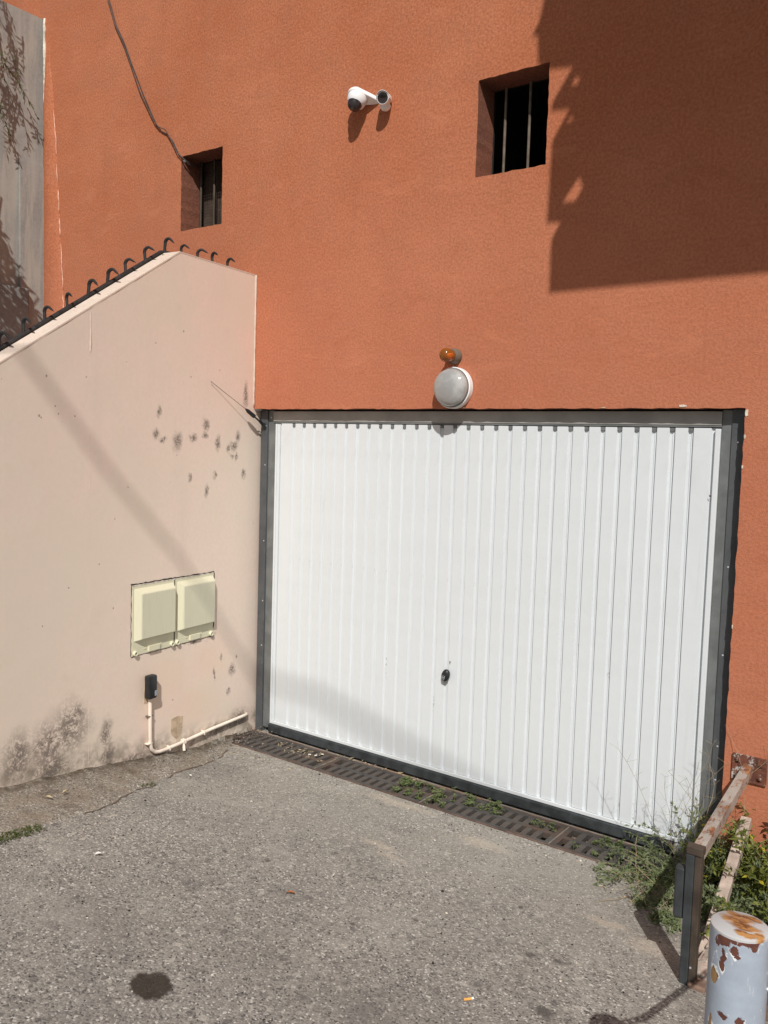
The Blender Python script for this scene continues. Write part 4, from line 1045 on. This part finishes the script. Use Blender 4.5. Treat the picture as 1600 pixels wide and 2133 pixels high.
# overhanging branches, upper left, in front of the grey wall
def branches(label, starts, seed, spreadv, group=None):
    rnd = random.Random(seed); t = thing('overhanging_shrub', label, 'shrub', (-2.25, -.9, 5.2))
    O = Vector((-2.25, -.9, 5.2)); ms, ml = MB(), MB()
    for (p, d, L) in starts:
        k = max(5, int(L/.05)); P_ = Vector(p)-O; D_ = Vector(d).normalized(); pts = [P_.copy()]
        for i in range(k):
            D_ = (D_+Vector((rnd.uniform(-.12, .12), rnd.uniform(-.15, .15), rnd.uniform(-.12, .06)))).normalized(); P_ = P_+D_*L/k; P_.x = max(P_.x, -.225); pts.append(P_.copy())
        ms.tube(pts, [.004*(1-.75*i/len(pts)) for i in range(len(pts))], 5, False)
        for i in range(1, len(pts)):
            for _ in range(3):
                a = pts[i-1].lerp(pts[i], rnd.random()); tdir = (pts[i]-pts[i-1]).normalized()
                o_ = Vector((rnd.gauss(0, 1), rnd.gauss(0, 1), rnd.gauss(0, .7))).normalized()
                ml.leaf(a, tdir*.9+o_*.8, Vector((rnd.gauss(.5, .5), rnd.gauss(-.5, .5), .5)), rnd.uniform(.03, .062), rnd.uniform(.007, .013), .1)
    ms.build('twigs', M_twig, t, kind='stuff'); ml.build('foliage', M_leaf_olive, t, kind='stuff')
rnd = random.Random(9); st = []
for i in range(30):
    y = rnd.uniform(-.74, -.52); z = rnd.uniform(4.75, 5.6)
    st.append(((rnd.uniform(-2.44, -2.2), y, z), (rnd.uniform(-.1, .1), rnd.uniform(-.1, .22), -1), rnd.uniform(.22, .45)))
st += [((-2.33, -.40, 4.72), (0, .62, -.85), .36), ((-2.36, -.42, 4.62), (0, .8, -.7), .42), ((-2.30, -.60, 4.75), (-.05, .35, -1), .62), ((-2.36, -.52, 4.45), (0, .5, -1), .40), ((-2.28, -.62, 4.9), (0, .45, -1), .5)]
branches('leafy narrow leaved branches hanging over the grey wall at upper left', st, 3, .1)
t = thing('overhanging_shrub', 'dense leaf clump added beyond the left edge to shade the grey wall', 'shrub', (-2.0, -1.27, 3.9)); rnd = random.Random(19); ml = MB(); ms = MB()  # unseen leaf mass, put here to shade the lower grey wall
for i in range(2600):
    while True:
        q = Vector((rnd.uniform(-1, 1), rnd.uniform(-1, 1), rnd.uniform(-1, 1)))
        if q.length < 1: break
    q = Vector((q.x*.30, q.y*.42, q.z*.62-.12*0)); q.z -= q.y*1.2
    ml.leaf(q, (rnd.gauss(0, 1), rnd.gauss(0, 1), rnd.gauss(-.3, .8)), (rnd.gauss(0, 1), rnd.gauss(0, 1), 1), rnd.uniform(.05, .09), rnd.uniform(.02, .035), .1)
for i in range(14): ms.tube([(rnd.uniform(-.1, .1), rnd.uniform(-.1, .1), -.5), (rnd.uniform(-.25, .25), rnd.uniform(-.35, .35), rnd.uniform(-.2, .6))], .006, 5)
ms.tube([(0, -.2, -1.6), (0, -.05, -.4)], .02, 8)
ms.build('twigs', M_twig, t, kind='stuff'); ml.build('foliage', M_leaf_olive, t, kind='stuff')

# ------------------------------------------------------------------ litter
def gl_(x, y, dz=.004): return (x, y, gz(x, y)+dz)
o = MB().tube([(-.017, 0, 0), (.010, 0, 0)], .0042, 10).build('filter', M_butt); 
t = thing('cigarette_butt', 'cigarette end with orange filter lying on the asphalt', 'cigarette butt', gl_(2.543, -1.603, .006), R(50)); o.parent = t
MB().tube([(.0102, 0, 0), (.018, 0, .001)], .0041, 10).build('paper', M_paper, t)
def flat_leaf(label, x, y, L, W_, mat, rz, name='fallen_leaf', cat='leaf', lift=.006):
    m = MB(); k = 8
    for i in range(k+1):
        u = i/k; wv_ = W_*.5*math.sin(math.pi*min(1, u*.97+.02))**.8
        zc = .006*math.sin(u*3.1)+.002; m.v += [Vector((L*(u-.5), -wv_, zc+.005)), Vector((L*(u-.5), 0, zc)), Vector((L*(u-.5), wv_, zc+.004))]
    for i in range(k):
        for j in range(2): a = i*3+j; m.f.append((a, a+3, a+4, a+1))
    o = m.build(name, mat, smooth=True); o.location = gl_(x, y, lift); o.rotation_euler = (0, 0, rz); tag(o, label, cat)
flat_leaf('curled orange brown leaf on the middle of the asphalt', 1.661, -1.525, .036, .014, M_orleaf, R(30))
flat_leaf('pale dry leaf on the apron, the left one of two', .335, -1.765, .045, .016, M_dryleaf, R(20), lift=.024)
flat_leaf('pale dry leaf on the apron, the right one of two', .305, -1.655, .04, .012, M_dryleaf, R(100), lift=.024)
flat_leaf('white paper scrap on the asphalt at left', .935, -1.915, .03, .02, M_paper, R(60), 'paper_scrap', 'scrap')
flat_leaf('tiny white scrap at the apron edge', .352, -.914, .025, .012, M_paper, R(10), 'paper_scrap', 'scrap')
for x, y, a in ((.515, -.101, 30), (.553, -.088, 60), (.572, -.045, 10)):
    o = MB().tube([(-.008, 0, 0), (.008, 0, 0)], .003, 8).build('litter_stub', M_paper); o.location = (x, y, -.043); o.rotation_euler = (0, 0, R(a))
    tag(o, 'short white stub lying on the rusty first grate', 'litter', 'white stubs on the grate')
o = MB().tube([(-.02, 0, 0), (.012, .002, 0)], .003, 8).build('litter_stub', M_paper); o.location = (2.58, .015, -.055); tag(o, 'white stub on the sill under the right part of the door', 'litter')
rnd = random.Random(91); m = MB(); m2_ = MB()
for i in range(230):
    if i < 70: x, y, z = rnd.gauss(.42, .10), rnd.uniform(-.17, -.03), -.0445
    elif i < 130: x, y, z = rnd.gauss(1.0, .22), rnd.uniform(-.012, .03), -.058 if rnd.random() < .5 else -.044
    elif i < 175: x, y, z = rnd.gauss(.15, .16), rnd.uniform(-.42, -.26), -.044
    else: x, y, z = rnd.gauss(2.82, .13), rnd.gauss(-.48, .12), -.043
    a = rnd.uniform(0, 6.28); L = rnd.uniform(.006, .030)
    (m if rnd.random() < .6 else m2_).tube([(x, y, z), (x+math.cos(a)*L*.5, y+math.sin(a)*L*.5, z+.003), (x+math.cos(a+.3)*L, y+math.sin(a+.3)*L, z+.001)], rnd.uniform(.0006, .0018), 4)
m.build('straw_bits', M_dryleaf, kind='stuff')['label'] = 'pale straw and dead leaf bits caught on the drain and under the weed'
m2_.build('dark_litter', M_soil, kind='stuff')['label'] = 'dark crumbs of soil and leaf on the drain and sill'
# loose grit
rnd = random.Random(55); m = MB(); md = MB()
for i in range(2600):
    x = rnd.uniform(-.1, 4.2); y = -.27-3.4*rnd.random()**1.3
    if x < .0+(-y)*.14: continue
    s_ = rnd.uniform(.0018, .0042)*(1.8 if rnd.random() < .03 else 1)
    (md if rnd.random() < .45 else m).lathe([(s_*.6, -.2*s_), (s_, .3*s_), (.3*s_, .9*s_)], (x, y, gz(x, y)), (rnd.uniform(-.5, .5), rnd.uniform(-.5, .5), 1), 5)
m.build('pale_grit', M_debris, kind='stuff')['label'] = 'pale loose grit scattered on the asphalt'
md.build('dark_grit', M_trough, kind='stuff')['label'] = 'dark loose grit scattered on the asphalt'
m = MB()
for i in range(500):
    s_ = rnd.uniform(-.05, 1.9); p_ = pw(rnd.uniform(.01, .16)*(1 if rnd.random() < .6 else 2), s_, 0); q_ = rnd.uniform(.002, .006)
    m.lathe([(q_*.6, -.2*q_), (q_, .3*q_), (.3*q_, .9*q_)], (p_.x, p_.y, gz(p_.x, p_.y)+.02), (rnd.uniform(-.5, .5), rnd.uniform(-.5, .5), 1), 5)
m.build('apron_crumbs', M_apron, kind='stuff')['label'] = 'crumbs of mortar along the foot of the pink wall'

# ------------------------------------------------------------------ overhead cable high above (its soft shadow crosses pink wall and door)
SH = [pw(0, 1.739, 2.22), pw(0, 1.193, 1.641), pw(0, .662, 1.148), pw(0, .02, .385), Vector((.417, .068, .274)), Vector((.881, .068, .153)), Vector((1.302, .068, .048))]
pts = [p_-SUN*((12.0-p_.z)/-SUN.z) for p_ in SH]
a_ = (pts[0]-pts[1]).normalized(); b_ = (pts[-1]-pts[-2]).normalized()
oc = thing('overhead_cable', 'thick overhead cable strung high above the driveway, outside the picture', 'cable')
MB().tube([pts[0]+a_*14]+pts+[pts[-1]+b_*14], .018, 8).build('strand', M_cable, oc)
